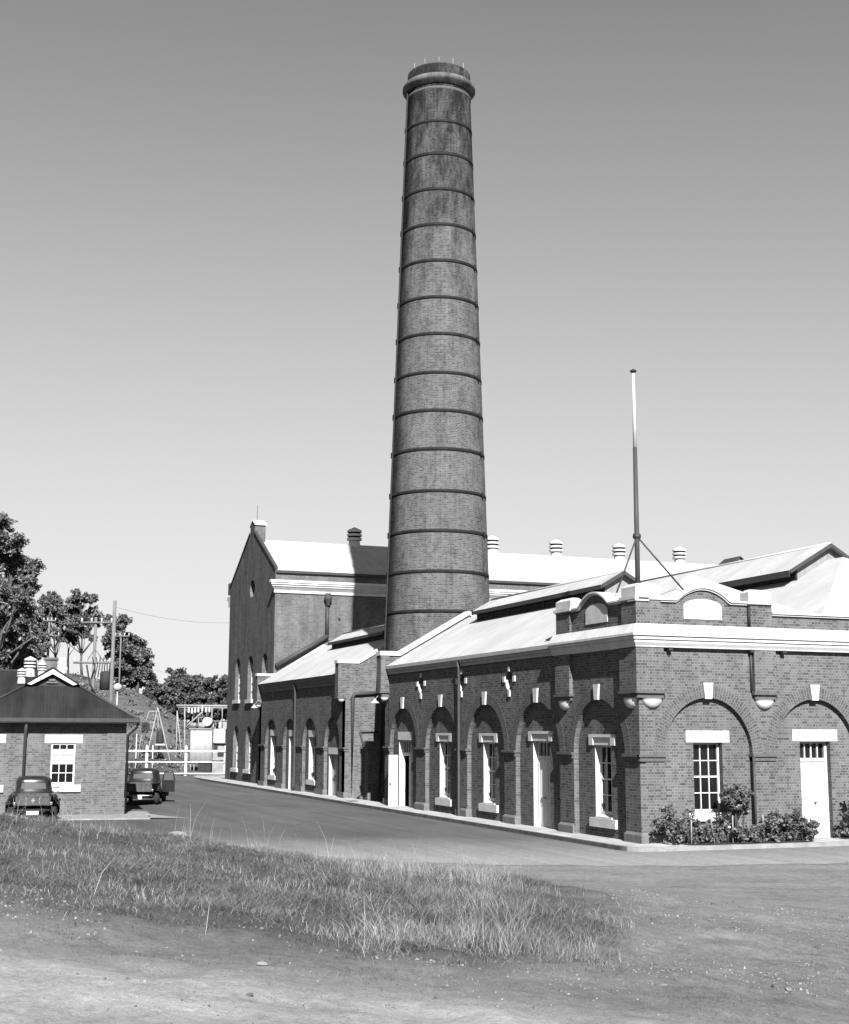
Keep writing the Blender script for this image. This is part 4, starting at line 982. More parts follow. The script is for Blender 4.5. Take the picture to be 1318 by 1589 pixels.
for k in range(len(out)-1):
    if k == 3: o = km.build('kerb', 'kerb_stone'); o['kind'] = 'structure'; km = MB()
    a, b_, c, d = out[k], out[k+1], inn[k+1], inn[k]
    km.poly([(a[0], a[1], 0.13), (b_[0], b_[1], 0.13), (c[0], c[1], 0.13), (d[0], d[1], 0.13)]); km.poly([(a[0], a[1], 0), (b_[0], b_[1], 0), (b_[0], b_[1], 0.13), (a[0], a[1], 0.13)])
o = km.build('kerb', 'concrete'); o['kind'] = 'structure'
gm = MB(); lp = [(0.95, -0.05), (1.0, -1.0), (1.6, -1.12), (5.2, -1.1), (5.55, -0.9), (5.6, -0.05)]
for tri in tessellate_polygon([[Vector((x, y, 0)) for x, y in lp]]): gm.poly([(lp[i][0], lp[i][1], 0.15) for i in tri])
o = gm.build('garden_bed', 'soil'); o['kind'] = 'structure'
am = MB(); am.box(-12, 0.9, -2.6, 0.0, 0.001, 0.06); am.box(0.0, 1.1, 0.0, 2.0, 0.001, 0.0595)
am.poly([(0.895, -2.6, 0.0597), (2.5, -2.35, 0.012), (1.8, -1.0, 0.012), (1.1, 0.0, 0.0597)])
o = am.build('cottage_apron', 'concrete'); o.location = ct.location; o.rotation_euler = ct.rotation_euler; o['kind'] = 'structure'
dm = MB(); dm.box(-0.75, -0.35, 26.2, 26.9, 0.126, 0.14); o = dm.build('drain_cover', 'black'); tag(o, 'small dark iron drain cover set in the pale footpath', 'drain cover')
# grassy hill behind the yard
m, t, b = new_mat("hill_grass", 1.0, 0.0); MT['hill'] = m
ob = coord(t); n1 = noise(t, ob, 0.12, 6, 0.65); n2 = noise(t, ob, 0.9, 8, 0.8); n3 = noise(t, ob, 5, 5, 0.8)
c = math_(t, 'MULTIPLY', ramp(t, n1, 0.3, 0.7, 0.075, 0.125), ramp(t, n2, 0.3, 0.7, 0.62, 1.3)); c = math_(t, 'MULTIPLY', c, ramp(t, n3, 0.3, 0.7, 0.7, 1.3))
t.links.new(c, b.inputs["Base Color"]); bump(t, b, math_(t, 'ADD', n2, n3), 1.0, 0.3)
hx = spaced([(-700, -90, 30), (-90, 30, 1.2), (30, 700, 40)]); hy = spaced([(40, 60, 4), (60, 130, 1.2), (130, 260, 10), (260, 1500, 80)])
def hz(X, Y):
    d, s = ds(X, Y)
    return np.where(d < 97, -0.4, hill_z(X, Y)+0.02+sstep(97, 101, d)*0.1)
grid_mesh('hill', hx, hy, hz, 'hill')

# ================================================================== trees
def leaf_quads(C, rad, n, size, squash=0.8, droop=0.5):
    """n leaf sprays spread through clumps C (k,3) with radii rad (k)"""
    C = np.asarray(C, float); rad = np.asarray(rad, float)
    w = rad**2.2; idx = rng.choice(len(C), n, p=w/w.sum())
    dv = rng.normal(size=(n, 3)); dv /= np.linalg.norm(dv, axis=1)[:, None]
    rr = rng.random(n)**0.45
    p = C[idx]+dv*(rr*rad[idx])[:, None]*np.array([1, 1, squash])
    ax = rng.normal(size=(n, 3)); ax[:, 2] = ax[:, 2]*0.6-droop; ax /= np.linalg.norm(ax, axis=1)[:, None]
    o = np.cross(ax, rng.normal(size=(n, 3))); o /= np.linalg.norm(o, axis=1)[:, None]
    L_ = size*(0.6+0.8*rng.random(n))[:, None]; W_ = L_*(0.32+0.2*rng.random(n))[:, None]
    bend = o*0
    return np.stack([p-o*W_*0.35, p+ax*L_*0.5-o*W_*0.8+bend, p+ax*L_, p+ax*L_*0.5+o*W_*0.8], 1)
def tree(label, base, clumps, r0, n, leaf=0.35, mat='leaf', group=None, lean=(0, 0), fork=0.45, sub=17):
    """clumps: (x, y, z, r) around which foliage is broken into smaller tufts"""
    base = np.array(base, float)
    t_ = empty('eucalypt_tree', tuple(base), label, 'tree', group)
    top = np.array(max(clumps, key=lambda c: c[2])[:3]); ctr = np.mean([c[:3] for c in clumps], 0)
    mb = MB(); H = top[2]-base[2]
    f = base+np.array([(ctr[0]-base[0])*0.5+lean[0], (ctr[1]-base[1])*0.5+lean[1], H*fork])
    mid = (base+f)/2+np.array([random.uniform(-.03, .03)*H, random.uniform(-.03, .03)*H, 0])
    mb.tube([base-np.array([0, 0, 0.5]), mid, f], [r0*0.75, r0*0.6, r0*0.4], 8)
    T, TR = [], []
    for cx, cy, cz, cr in clumps:
        c = np.array([cx, cy, cz]); a = mid+(f-mid)*random.uniform(0.2, 1.0)
        k1 = a+(c-a)*0.5+rng.normal(size=3)*np.array([0.06, 0.06, 0.03])*H; rb = r0*0.26
        mb.tube([a, k1, c], [rb, rb*0.65, rb*0.25], 6)
        for _ in range(sub):
            dv = rng.normal(size=3); dv /= np.linalg.norm(dv); dv[2] *= 0.75
            q = c+dv*cr*rng.uniform(0.2, 1.25)
            T.append(q); TR.append(cr*rng.uniform(0.13, 0.46))
            mb.tube([k1+(c-k1)*random.uniform(0.3, 1), (c+q)/2+rng.normal(size=3)*0.05*cr, q], [rb*0.35, rb*0.22, rb*0.1], 5)
    mb.build('trunk', 'bark', t_)
    quads('crown', leaf_quads(T, TR, int(n*3.0), leaf*0.6, 0.85), mat, t_, base)
    return t_
def px_clumps(lst, d, spread=0.8):
    out = []
    for px, row, rpx in lst:
        r = 1.22*rpx*d/F_PX; p = at(px, row, d)
        dp = random.uniform(-1, 1)*spread*r*1.5
        out.append((p[0]+HX*dp, p[1]+HY*dp, p[2], r))
    return out
def ground_at(px, d):
    p = at(px, 1100, d); return p[0], p[1], float(hill_z(np.array(p[0]), np.array(p[1])))
GT_ = 'eucalypts on the hillside'
tree('tallest eucalypt with a broad ragged crown, cut by the photo edge', ground_at(-10, 104), px_clumps([(-42, 830, 34), (0, 818, 22), (22, 840, 18), (14, 880, 26), (42, 878, 16), (48, 905, 13), (-20, 885, 34), (10, 930, 28), (-25, 950, 34), (36, 945, 15), (-60, 910, 36), (20, 985, 22), (-20, 1000, 24), (12, 855, 20), (28, 905, 18), (-8, 930, 26), (30, 925, 16), (2, 960, 24), (34, 962, 14)], 104), 0.45, 15000, 0.42, group=GT_, sub=22)
tree('low dense dark tree under the tallest eucalypt', ground_at(22, 116), px_clumps([(5, 1015, 26), (32, 1005, 20), (-25, 1010, 28), (50, 985, 16), (20, 1040, 22)], 116), 0.3, 7000, 0.42, group=GT_, fork=0.3)
tree('dark bushy tree between tallest eucalypt and the slender hilltop trees', ground_at(52, 128), px_clumps([(50, 965, 15), (60, 990, 16), (46, 1010, 14), (66, 1012, 12)], 128), 0.3, 5000, 0.45, group=GT_, fork=0.3)
tree('slender hilltop eucalypt beside the cross-armed pole, round topped', ground_at(82, 132), px_clumps([(72, 935, 13), (88, 940, 13), (80, 955, 15), (96, 962, 10), (70, 965, 11), (88, 985, 10), (62, 945, 10), (78, 978, 11), (100, 945, 9), (84, 928, 9)], 132), 0.22, 4600, 0.4, group=GT_, fork=0.35)
tree('slender hilltop eucalypt with sparse spiky top near the braced pole', ground_at(126, 132), px_clumps([(120, 938, 12), (136, 928, 9), (128, 955, 15), (112, 965, 12), (144, 950, 9), (148, 928, 6), (132, 980, 13), (110, 935, 6), (118, 975, 11), (140, 965, 10), (124, 926, 8), (112, 950, 9)], 132), 0.2, 4800, 0.38, group=GT_, fork=0.35, sub=12)
tree('thin bare-stemmed hilltop eucalypt between two slender trees', ground_at(104, 136), px_clumps([(104, 960, 9), (100, 985, 9), (112, 990, 8)], 136), 0.16, 1500, 0.38, group=GT_, fork=0.5)
tree('tall narrow eucalypt just behind the thick timber pole', ground_at(186, 132), px_clumps([(168, 962, 8), (186, 965, 10), (196, 962, 8), (182, 990, 14), (194, 1005, 13), (176, 1015, 11), (190, 1035, 13), (178, 975, 11), (202, 1018, 11), (186, 1050, 12), (170, 1000, 8)], 132), 0.28, 5600, 0.4, group=GT_, fork=0.35)
tree('wide round eucalypt at the right end of the hill crest', ground_at(210, 134), px_clumps([(212, 1000, 11), (222, 1012, 10), (205, 1025, 15), (226, 1030, 10), (214, 1045, 13), (198, 1050, 12), (200, 990, 9), (216, 1022, 12), (228, 1045, 9), (210, 1060, 10)], 134), 0.28, 5600, 0.4, group=GT_, fork=0.3)
GF_ = 'distant trees beyond the yard'
FT = [(275, 1080, [(272, 1048, 12), (286, 1062, 14), (262, 1072, 12), (280, 1082, 15)], 'distant round tree with the highest crown behind the steel gantry'),
      (240, 1090, [(236, 1062, 9), (230, 1075, 10), (246, 1078, 9), (238, 1088, 10)], 'distant low tree at the foot of the hill crest'),
      (308, 1085, [(304, 1056, 9), (314, 1068, 12), (302, 1078, 12), (312, 1090, 12)], 'distant tree right of the highest crown'),
      (340, 1085, [(326, 1056, 8), (338, 1064, 12), (350, 1058, 9), (345, 1080, 14), (330, 1084, 12)], 'distant broad tree against the boiler house corner'),
      (258, 1100, [(256, 1092, 12), (268, 1100, 12), (246, 1100, 10)], 'distant dark thicket tree low between hill and gantry'),
      (292, 1110, [(290, 1102, 13), (304, 1106, 13), (280, 1108, 11)], 'distant dark thicket tree behind the pale cabinet'),
      (328, 1112, [(322, 1104, 13), (338, 1106, 13), (350, 1104, 11)], 'distant dark thicket tree behind the white drum'),
      (368, 1100, [(366, 1066, 12), (372, 1084, 14), (362, 1096, 12)], 'distant tree mostly hidden by the boiler house')]
for px, row, cl, lab in FT:
    d = 185+random.uniform(-10, 12); p = at(px, 1100, d)
    tree(lab, (p[0], p[1], float(hill_z(np.array(p[0]), np.array(p[1])))), px_clumps(cl, d), 0.3, 3600, 0.62, 'leaf_far', GF_, fork=0.25)
# scrub tufts on the hill face
V = []
for _ in range(170):
    px = random.uniform(95, 290); d = random.uniform(101, 131); p = at(px, 1100, d); z = float(hill_z(np.array(p[0]), np.array(p[1])))
    V.append(leaf_quads([(p[0], p[1], z+0.15)], [random.uniform(0.2, 0.6)], 30, 0.25, 0.5, -0.5))
o = quads('hillside_scrub', np.concatenate(V), 'leaf', None); o['kind'] = 'stuff'

# ================================================================== poles and wires
def pole(label, top, zb, r=0.16, arms=(), brace=False, gear=False, name='power_pole', group='timber power poles'):
    b0 = (top[0], top[1], zb)
    p = empty(name, b0, label, 'power pole', group)
    mb = MB(); mb.tube([b0, (top[0], top[1], (zb+top[2])/2), top], [r*1.15, r, r*0.85], 10); mb.build('shaft', 'timber', p)
    for z, l0, l1 in arms:
        mb = MB(); a = np.array([top[0], top[1]-r, z]); dirv = np.array([HY, -HX, 0])
        e0, e1 = a-dirv*l0, a+dirv*l1
        mb.tube([e0, e1], 0.075, 6)
        if brace:
            mb.tube([a+dirv*l1*0.6, a-np.array([0, 0, -0.9])], 0.035, 5); mb.tube([a-dirv*l0*0.4, a-np.array([0, 0, -0.9])], 0.035, 5)
        arm = mb.build('cross_arm', 'timber', p)
        for q in np.linspace(0.04, 0.96, 4):
            ib = MB(); c = e0+(e1-e0)*q; ib.lathe([(0.05, 0), (0.07, 0.08), (0.05, 0.12), (0.08, 0.2), (0, 0.26)], tuple(c+np.array([0, 0, 0.06])), 8); ib.build('insulator', 'shed', arm)
    if gear:
        mb = MB(); x, y, z = top[0]+0.75, top[1]-0.2, top[2]-4.1
        mb.lathe([(0.0, 0), (0.36, 0.0), (0.36, 1.1), (0.25, 1.2), (0.0, 1.22)], (x, y, z-0.6), 12); mb.build('transformer', 'black', p)
        mb = MB()
        for q in range(7): mb.tube([(x-0.9+q*0.2, y, z+0.2), (x-0.7+q*0.15, y-0.1, z+0.9+0.1*(q % 3)), (x-0.9+q*0.25, y, z+1.5)], 0.035, 5)
        mb.tube([(x-1.25, y-0.1, z+1.0), (x-1.0, y-0.1, z-0.2), (x-0.6, y-0.1, z-0.9)], 0.06, 6); mb.build('switchgear', 'black', p)
    return p
P1 = at(178.5, 932, 85); P2 = at(149, 958, 88); P3 = at(77, 962, 128); P4 = at(188, 985, 130)
pole('thick bare timber pole standing closest to the cottage roof', P1, 0.0, 0.125, name='power_pole')
pole('timber pole with two long cross arms and a black transformer', P2, 0.0, 0.115, [(P2[2]-0.35, 1.0, 1.1), (P2[2]-2.95, 1.35, 1.1)], True, True)
pole('timber pole with short cross arms among the hilltop trees', P3, 6.0, 0.12, [(P3[2]-0.1, 0.6, 0.6), (P3[2]-1.5, 1.1, 1.0)], True)
pole('thin timber pole with one cross arm behind the thick bare pole', P4, 5.5, 0.08, [(P4[2]-0.15, 0.6, 0.8)])
def wire(a, b_, sag, label, r=0.008):
    a, b_ = np.array(a, float), np.array(b_, float); mb = MB()
    mb.tube([a+(b_-a)*q-np.array([0, 0, sag*4*q*(1-q)]) for q in np.linspace(0, 1, 14)], r, 5)
    tag(mb.build('overhead_wire', 'pipe'), label, 'wire', 'overhead wires')
wire(P1-np.array([0, 0, 0.4]), (0.8, 60.3, 11.2), 0.3, 'thin overhead wire from the thick bare pole to the boiler house')
wire(P4-np.array([0, 0, 2.2]), (0.84, 59.8, 6.9), 0.4, 'low overhead wire from the thin hill pole to the boiler house')
wire(P2-np.array([1.0, 0, 0.35]), P3-np.array([0, 0, 0.1]), 0.5, 'overhead wire between the transformer pole and the hilltop pole')
fl = MB(); q = at(182.5, 1067, 98); fl.lathe([(0.0, -0.3), (0.3, -0.12), (0.32, 0.12), (0.1, 0.3), (0, 0.32)], tuple(q), 12); fl.tube([tuple(q-np.array([0, 0, 0.3])), (q[0], q[1], 0)], 0.05, 6)
tag(fl.build('floodlight', 'shed'), 'small round pale floodlight on a thin post beside the thick pole', 'floodlight')

# ================================================================== yard behind the fence
DF = 101.0
fe = empty('rail_fence', tuple(at(250, 1199, DF)*np.array([1, 1, 0])), 'white three-rail fence with stout round-topped posts across the yard end', 'fence')
for px in (166, 227, 288, 349):
    p = at(px, 1199, DF); mb = MB(); mb.lathe([(0.125, 0), (0.12, 2.05), (0.11, 2.15), (0.06, 2.26), (0, 2.32)], (p[0], p[1], 0.1), 12); mb.build('post', 'white', fe)
for z, th in ((1.98, 0.065), (1.18, 0.04), (0.36, 0.045)):
    a = at(150, 1199, DF-0.15); b_ = at(352, 1199, DF-0.15); mb = MB(); dv = np.array([HY, -HX, 0])
    nrm = np.array([HX, HY, 0])*0.04
    A = [a-nrm, b_-nrm, b_+nrm, a+nrm]; mb.hull8([(q[0], q[1], z-th) for q in A], [(q[0], q[1], z+th) for q in A]); mb.build('rail', 'white', fe)
for k, (px, z0, z1, lab) in enumerate([(210, 1.0, 3.2, 'tall thin white stake left of the fence post'), (236, 0.8, 2.4, 'short thin white stake right of the fence post')]):
    p = at(px, 1199, DF+0.8); mb = MB(); mb.tube([(p[0], p[1], 0), (p[0], p[1], z1)], 0.04, 6); tag(mb.build('marker_stake', 'white'), lab, 'stake', 'marker stakes')
# tripod pole tower carrying a transformer
DT = 108.0
ap = at(245, 1098, DT); tw = empty('tripod_tower', tuple(at(245, 1199, DT)*np.array([1, 1, 0])), 'thin steel tripod tower carrying a black transformer and insulators', 'tower')
for px, dd_ in ((222, -1), (247, 2.5), (268, -1)):
    q = at(px, 1199, DT+dd_); mb = MB(); mb.tube([(q[0], q[1], 0.2), ap], [0.06, 0.045], 6); mb.build('leg', 'steel', tw)
q1 = at(232, 1104, DT); q2 = at(218, 1150, DT); mb = MB(); mb.tube([at(246, 1104, DT), q1, at(226, 1120, DT), q2, at(212, 1192, DT)], 0.05, 6); mb.tube([at(222, 1121, DT), at(240, 1121, DT)], 0.05, 6); mb.build('arm', 'steel', tw)
for px, row in ((222, 1124), (226, 1123), (230, 1124), (222, 1131), (226, 1130), (230, 1131)):
    mb = MB(); c = at(px, row, DT-0.2); mb.lathe([(0.1, -0.18), (0.14, -0.05), (0.08, 0), (0.14, 0.08), (0, 0.2)], tuple(c), 8); mb.build('insulator', 'black', tw)
c = at(248, 1154, DT-0.3); mb = MB(); mb.lathe([(0, 0), (0.28, 0), (0.3, 0.1), (0.26, 0.85), (0.2, 1.0), (0, 1.02)], (c[0], c[1], c[2]), 10)
for s in (-0.18, 0.0, 0.18): mb.tube([(c[0]+s, c[1], c[2]+0.95), (c[0]+s, c[1], c[2]+1.2)], 0.05, 6)
mb.build('transformer', 'black', tw); mb = MB(); mb.box(c[0]-0.42, c[0]+0.42, c[1]-0.3, c[1]+0.3, c[2]-0.14, c[2]-0.01); mb.build('platform', 'shed', tw)
# substation gantry
DG = 112.0
ga = empty('steel_gantry', tuple(at(300, 1199, DG)*np.array([1, 1, 0])), 'pale steel substation gantry with a long top beam and diagonal brace', 'gantry')
def seg(a, b_, r, name, par, mat='steel', da=DG, db=None):
    mb = MB(); mb.tube([at(*a, da), at(*b_, db or da)], r, 6); return mb.build(name, mat, par)
seg((274, 1095), (380, 1096), 0.1, 'beam', ga); seg((276, 1098), (380, 1099), 0.05, 'beam', ga, 'steel', DG+1.5)
seg((287, 1093), (286, 1200), 0.06, 'post', ga); seg((329, 1096), (329, 1135), 0.05, 'post', ga); seg((345, 1096), (345, 1130), 0.04, 'post', ga); seg((321, 1095), (321, 1115), 0.04, 'post', ga)
seg((275, 1103), (273, 1200), 0.05, 'leg', ga); seg((275, 1103), (284, 1200), 0.05, 'leg', ga)
seg((287, 1130), (314, 1105), 0.06, 'brace', ga); seg((314, 1098), (314, 1112), 0.05, 'brace', ga); seg((328, 1119), (380, 1120), 0.04, 'brace', ga); seg((308, 1114), (308, 1130), 0.04, 'brace', ga); seg((308, 1113.5), (316, 1113.5), 0.04, 'brace', ga); seg((273, 1188), (284, 1178), 0.035, 'brace', ga); seg((299, 1112), (297.5, 1132), 0.03, 'brace', ga)
for px, row in ((293, 1102), (298, 1103), (303, 1102), (308, 1101), (314, 1100), (320, 1101), (325, 1101)):
    mb = MB(); cc = at(px, row, DG); mb.lathe([(0.05, -0.25), (0.12, -0.12), (0.06, -0.08), (0.12, 0.03), (0.06, 0.08), (0.1, 0.18), (0, 0.24)], tuple(cc), 8); mb.build('insulator', 'shed', ga)
cc = at(323, 1120.5, DG-1); mb = MB(); dv = np.array([HX, HY, 0])
mb.tube([cc-dv*0.7, cc-dv*0.66, cc+dv*0.7, cc+dv*0.74], [0.3, 0.37, 0.37, 0.3], 20); mb.box(cc[0]-0.25, cc[0]+0.25, cc[1]-0.2, cc[1]+0.2, cc[2]-0.75, cc[2]-0.3); mb.build('conservator_drum', 'white', ga)
# corrugated transformer cabinet
DC = 104.0
def face_box(mb, px0, px1, r0, r1, d, depth, zclip=None):
    a, b_ = at(px0, r1, d), at(px1, r1, d); zt = at(px0, r0, d)[2]; zb = a[2] if zclip is None else zclip
    dv = np.array([HX, HY, 0])*depth
    A = [a, b_, b_+dv, a+dv]; mb.hull8([(q[0], q[1], zb) for q in A], [(q[0], q[1], zt) for q in A])
    return a, b_, zb, zt
tc = empty('transformer_cabinet', tuple(at(310, 1199, DC)*np.array([1, 1, 0])), 'pale corrugated transformer cabinet raised on a dark pedestal behind the fence', 'transformer')
mb = MB(); a, b_, zb, zt = face_box(mb, 294.5, 328, 1132, 1182, DC, 1.6)
for k in range(17):
    q = a+(b_-a)*(k+0.5)/17; nv = np.array([HX, HY, 0]); 
    mb.tube([tuple(q*np.array([1, 1, 0])+np.array([0, 0, zb+0.08])-nv*0.02), tuple(q*np.array([1, 1, 0])+np.array([0, 0, zt-0.1])-nv*0.02)], 0.035, 5)
mb.build('casing', 'shed', tc)
mb = MB(); face_box(mb, 293.8, 328.6, 1130.2, 1131.9, DC-0.1, 1.8); mb.build('lid', 'steel', tc)
mb = MB(); face_box(mb, 307, 327, 1183, 1196, DC+0.2, 0.9, 0.1); mb.build('pedestal', 'black', tc)
mb = MB()
for px in (295.5, 301): mb.tube([at(px, 1182, DC+0.3), at(px, 1199, DC+0.3)], 0.05, 6)
mb.build('leg', 'steel', tc)
sk = empty('switch_kiosk', tuple(at(341, 1199, DC)*np.array([1, 1, 0])), 'pale stepped switch kiosk wedged between cabinet and boiler house', 'kiosk')
mb = MB(); face_box(mb, 331, 356, 1131, 1153, DC+0.3, 1.5); mb.build('upper_case', 'shed', sk)
mb = MB(); face_box(mb, 330, 356, 1154.5, 1180, DC+0.6, 1.5); mb.build('middle_case', 'concrete', sk)
mb = MB(); face_box(mb, 331, 337.5, 1155, 1162, DC+0.5, 0.3); face_box(mb, 337.5, 350, 1166, 1173, DC+0.5, 0.3); mb.build('recess', 'black', sk)
mb = MB(); face_box(mb, 329, 356, 1183, 1201, DC+0.1, 2.0, 0.0); mb.build('base', 'concrete', sk)
mb = MB(); mb.lathe([(0.08, 0), (0.13, 0.15), (0.07, 0.25), (0.13, 0.38), (0.0, 0.5)], tuple(at(341, 1130.5, DC+0.8)), 8); mb.build('bushing', 'shed', sk)
mb = MB(); bp = at(341, 1203, 101.0); mb.hull8([tuple(at(298, 1208, 99.5)*np.array([1, 1, 0])), tuple(at(352, 1208, 99.5)*np.array([1, 1, 0])), tuple(at(352, 1200, 101.5)*np.array([1, 1, 0])), tuple(at(292, 1200, 101.5)*np.array([1, 1, 0]))],
    [tuple(at(305, 1208, 100)*np.array([1, 1, 0])+np.array([0, 0, .22])), tuple(at(350, 1208, 100)*np.array([1, 1, 0])+np.array([0, 0, .26])), tuple(at(350, 1200, 101.2)*np.array([1, 1, 0])+np.array([0, 0, .26])), tuple(at(300, 1200, 101.2)*np.array([1, 1, 0])+np.array([0, 0, .22]))])
o = mb.build('ash_bank', 'earth'); o['kind'] = 'structure'
# spoked cable reel on a stand
rc = at(198, 1196, 74); cr = empty('cable_reel', (rc[0], rc[1], 0.0), 'dark spoked cable reel on a low stand beyond the cottage corner', 'reel')
ux = np.array([HY, -HX, 0]); uyv = np.array([HX, HY, 0]); uz = np.array([0, 0, 1.0])
for s, nm in ((-0.2, 'flange'), (0.2, 'flange')):
    mb = MB(); c0 = rc+uyv*s
    ring = [tuple(c0+(ux*math.cos(a)+uz*math.sin(a))*0.33) for a in np.linspace(0, 2*PI, 25)]; mb.tube(ring, 0.028, 6, False)
    for k in range(8): a = k*PI/4; mb.tube([tuple(c0), tuple(c0+(ux*math.cos(a)+uz*math.sin(a))*0.33)], 0.018, 5)
    mb.build(nm, 'black', cr)
mb = MB(); mb.tube([tuple(rc-uyv*0.2), tuple(rc+uyv*0.2)], 0.14, 12); mb.build('cable_coil', 'pipe', cr)
for sx in (-0.35, 0.35):
    mb = MB(); mb.tube([tuple(rc-uyv*0.24), (rc[0]+ux[0]*sx-uyv[0]*0.24, rc[1]+ux[1]*sx-uyv[1]*0.24, 0)], 0.03, 6); mb.tube([tuple(rc+uyv*0.24), (rc[0]+ux[0]*sx+uyv[0]*0.24, rc[1]+ux[1]*sx+uyv[1]*0.24, 0)], 0.03, 6); mb.build('leg', 'black', cr)

# ================================================================== flagpole, lamps
fp = empty('flagpole', (1.2, 2.0, 7.9), 'tall slim flagpole, white above and dark below, rising from the roof corner', 'flagpole')
FX, FY = 1.2, 2.0
mb = MB(); mb.tube([(FX, FY, 7.2), (FX, FY, 9.7), (FX, FY, 12.7)], [0.085, 0.08, 0.07], 12); mb.build('lower_mast', 'pipe', fp)
mb = MB(); mb.tube([(FX, FY, 12.7), (FX, FY, 15.25)], [0.06, 0.045], 12); mb.build('upper_mast', 'white', fp)
mb = MB(); mb.lathe([(0.0, 0), (0.1, 0.02), (0.11, 0.08), (0.0, 0.14)], (FX, FY, 15.25), 12); mb.build('truck', 'black', fp)
mb = MB(); mb.tube([(FX-0.1, FY, 9.74), (FX+0.1, FY, 9.74)], 0.1, 10); mb.tube([(FX, FY, 9.68), (FX, FY, 9.8)], 0.11, 10); mb.build('stay_collar', 'pipe', fp)
for ex, ey, ez in ((0.36, 1.9, 7.85), (2.95, 2.0, 8.0)):
    mb = MB(); mb.tube([(FX, FY, 9.74), (ex, ey, ez)], 0.028, 6); mb.build('stay', 'pipe', fp)
def lamp(label, p, arm):
    l = empty('wall_lamp', arm, label, 'lamp', 'enamel wall lamps')
    mb = MB(); mid = ((p[0]+arm[0])/2, (p[1]+arm[1])/2, max(p[2], arm[2])+0.18); mb.tube([arm, mid, (p[0], p[1], p[2]+0.12)], 0.025, 6); mb.build('bracket', 'steel', l)
    mb = MB(); mb.lathe([(0.05, 0.16), (0.07, 0.08), (0.21, -0.02), (0.21, -0.04), (0.0, -0.02)], p, 16); mb.build('shade', 'white', l)
lamp('white enamel lamp on a bracket at the near end of the gap by the chimney', (-0.6, 23.2, 4.75), (-0.02, 23.3, 5.0))
lamp('white enamel lamp on a bracket beside the boiler house windows', (-0.5, 46.9, 4.9), (-0.02, 46.9, 5.15))

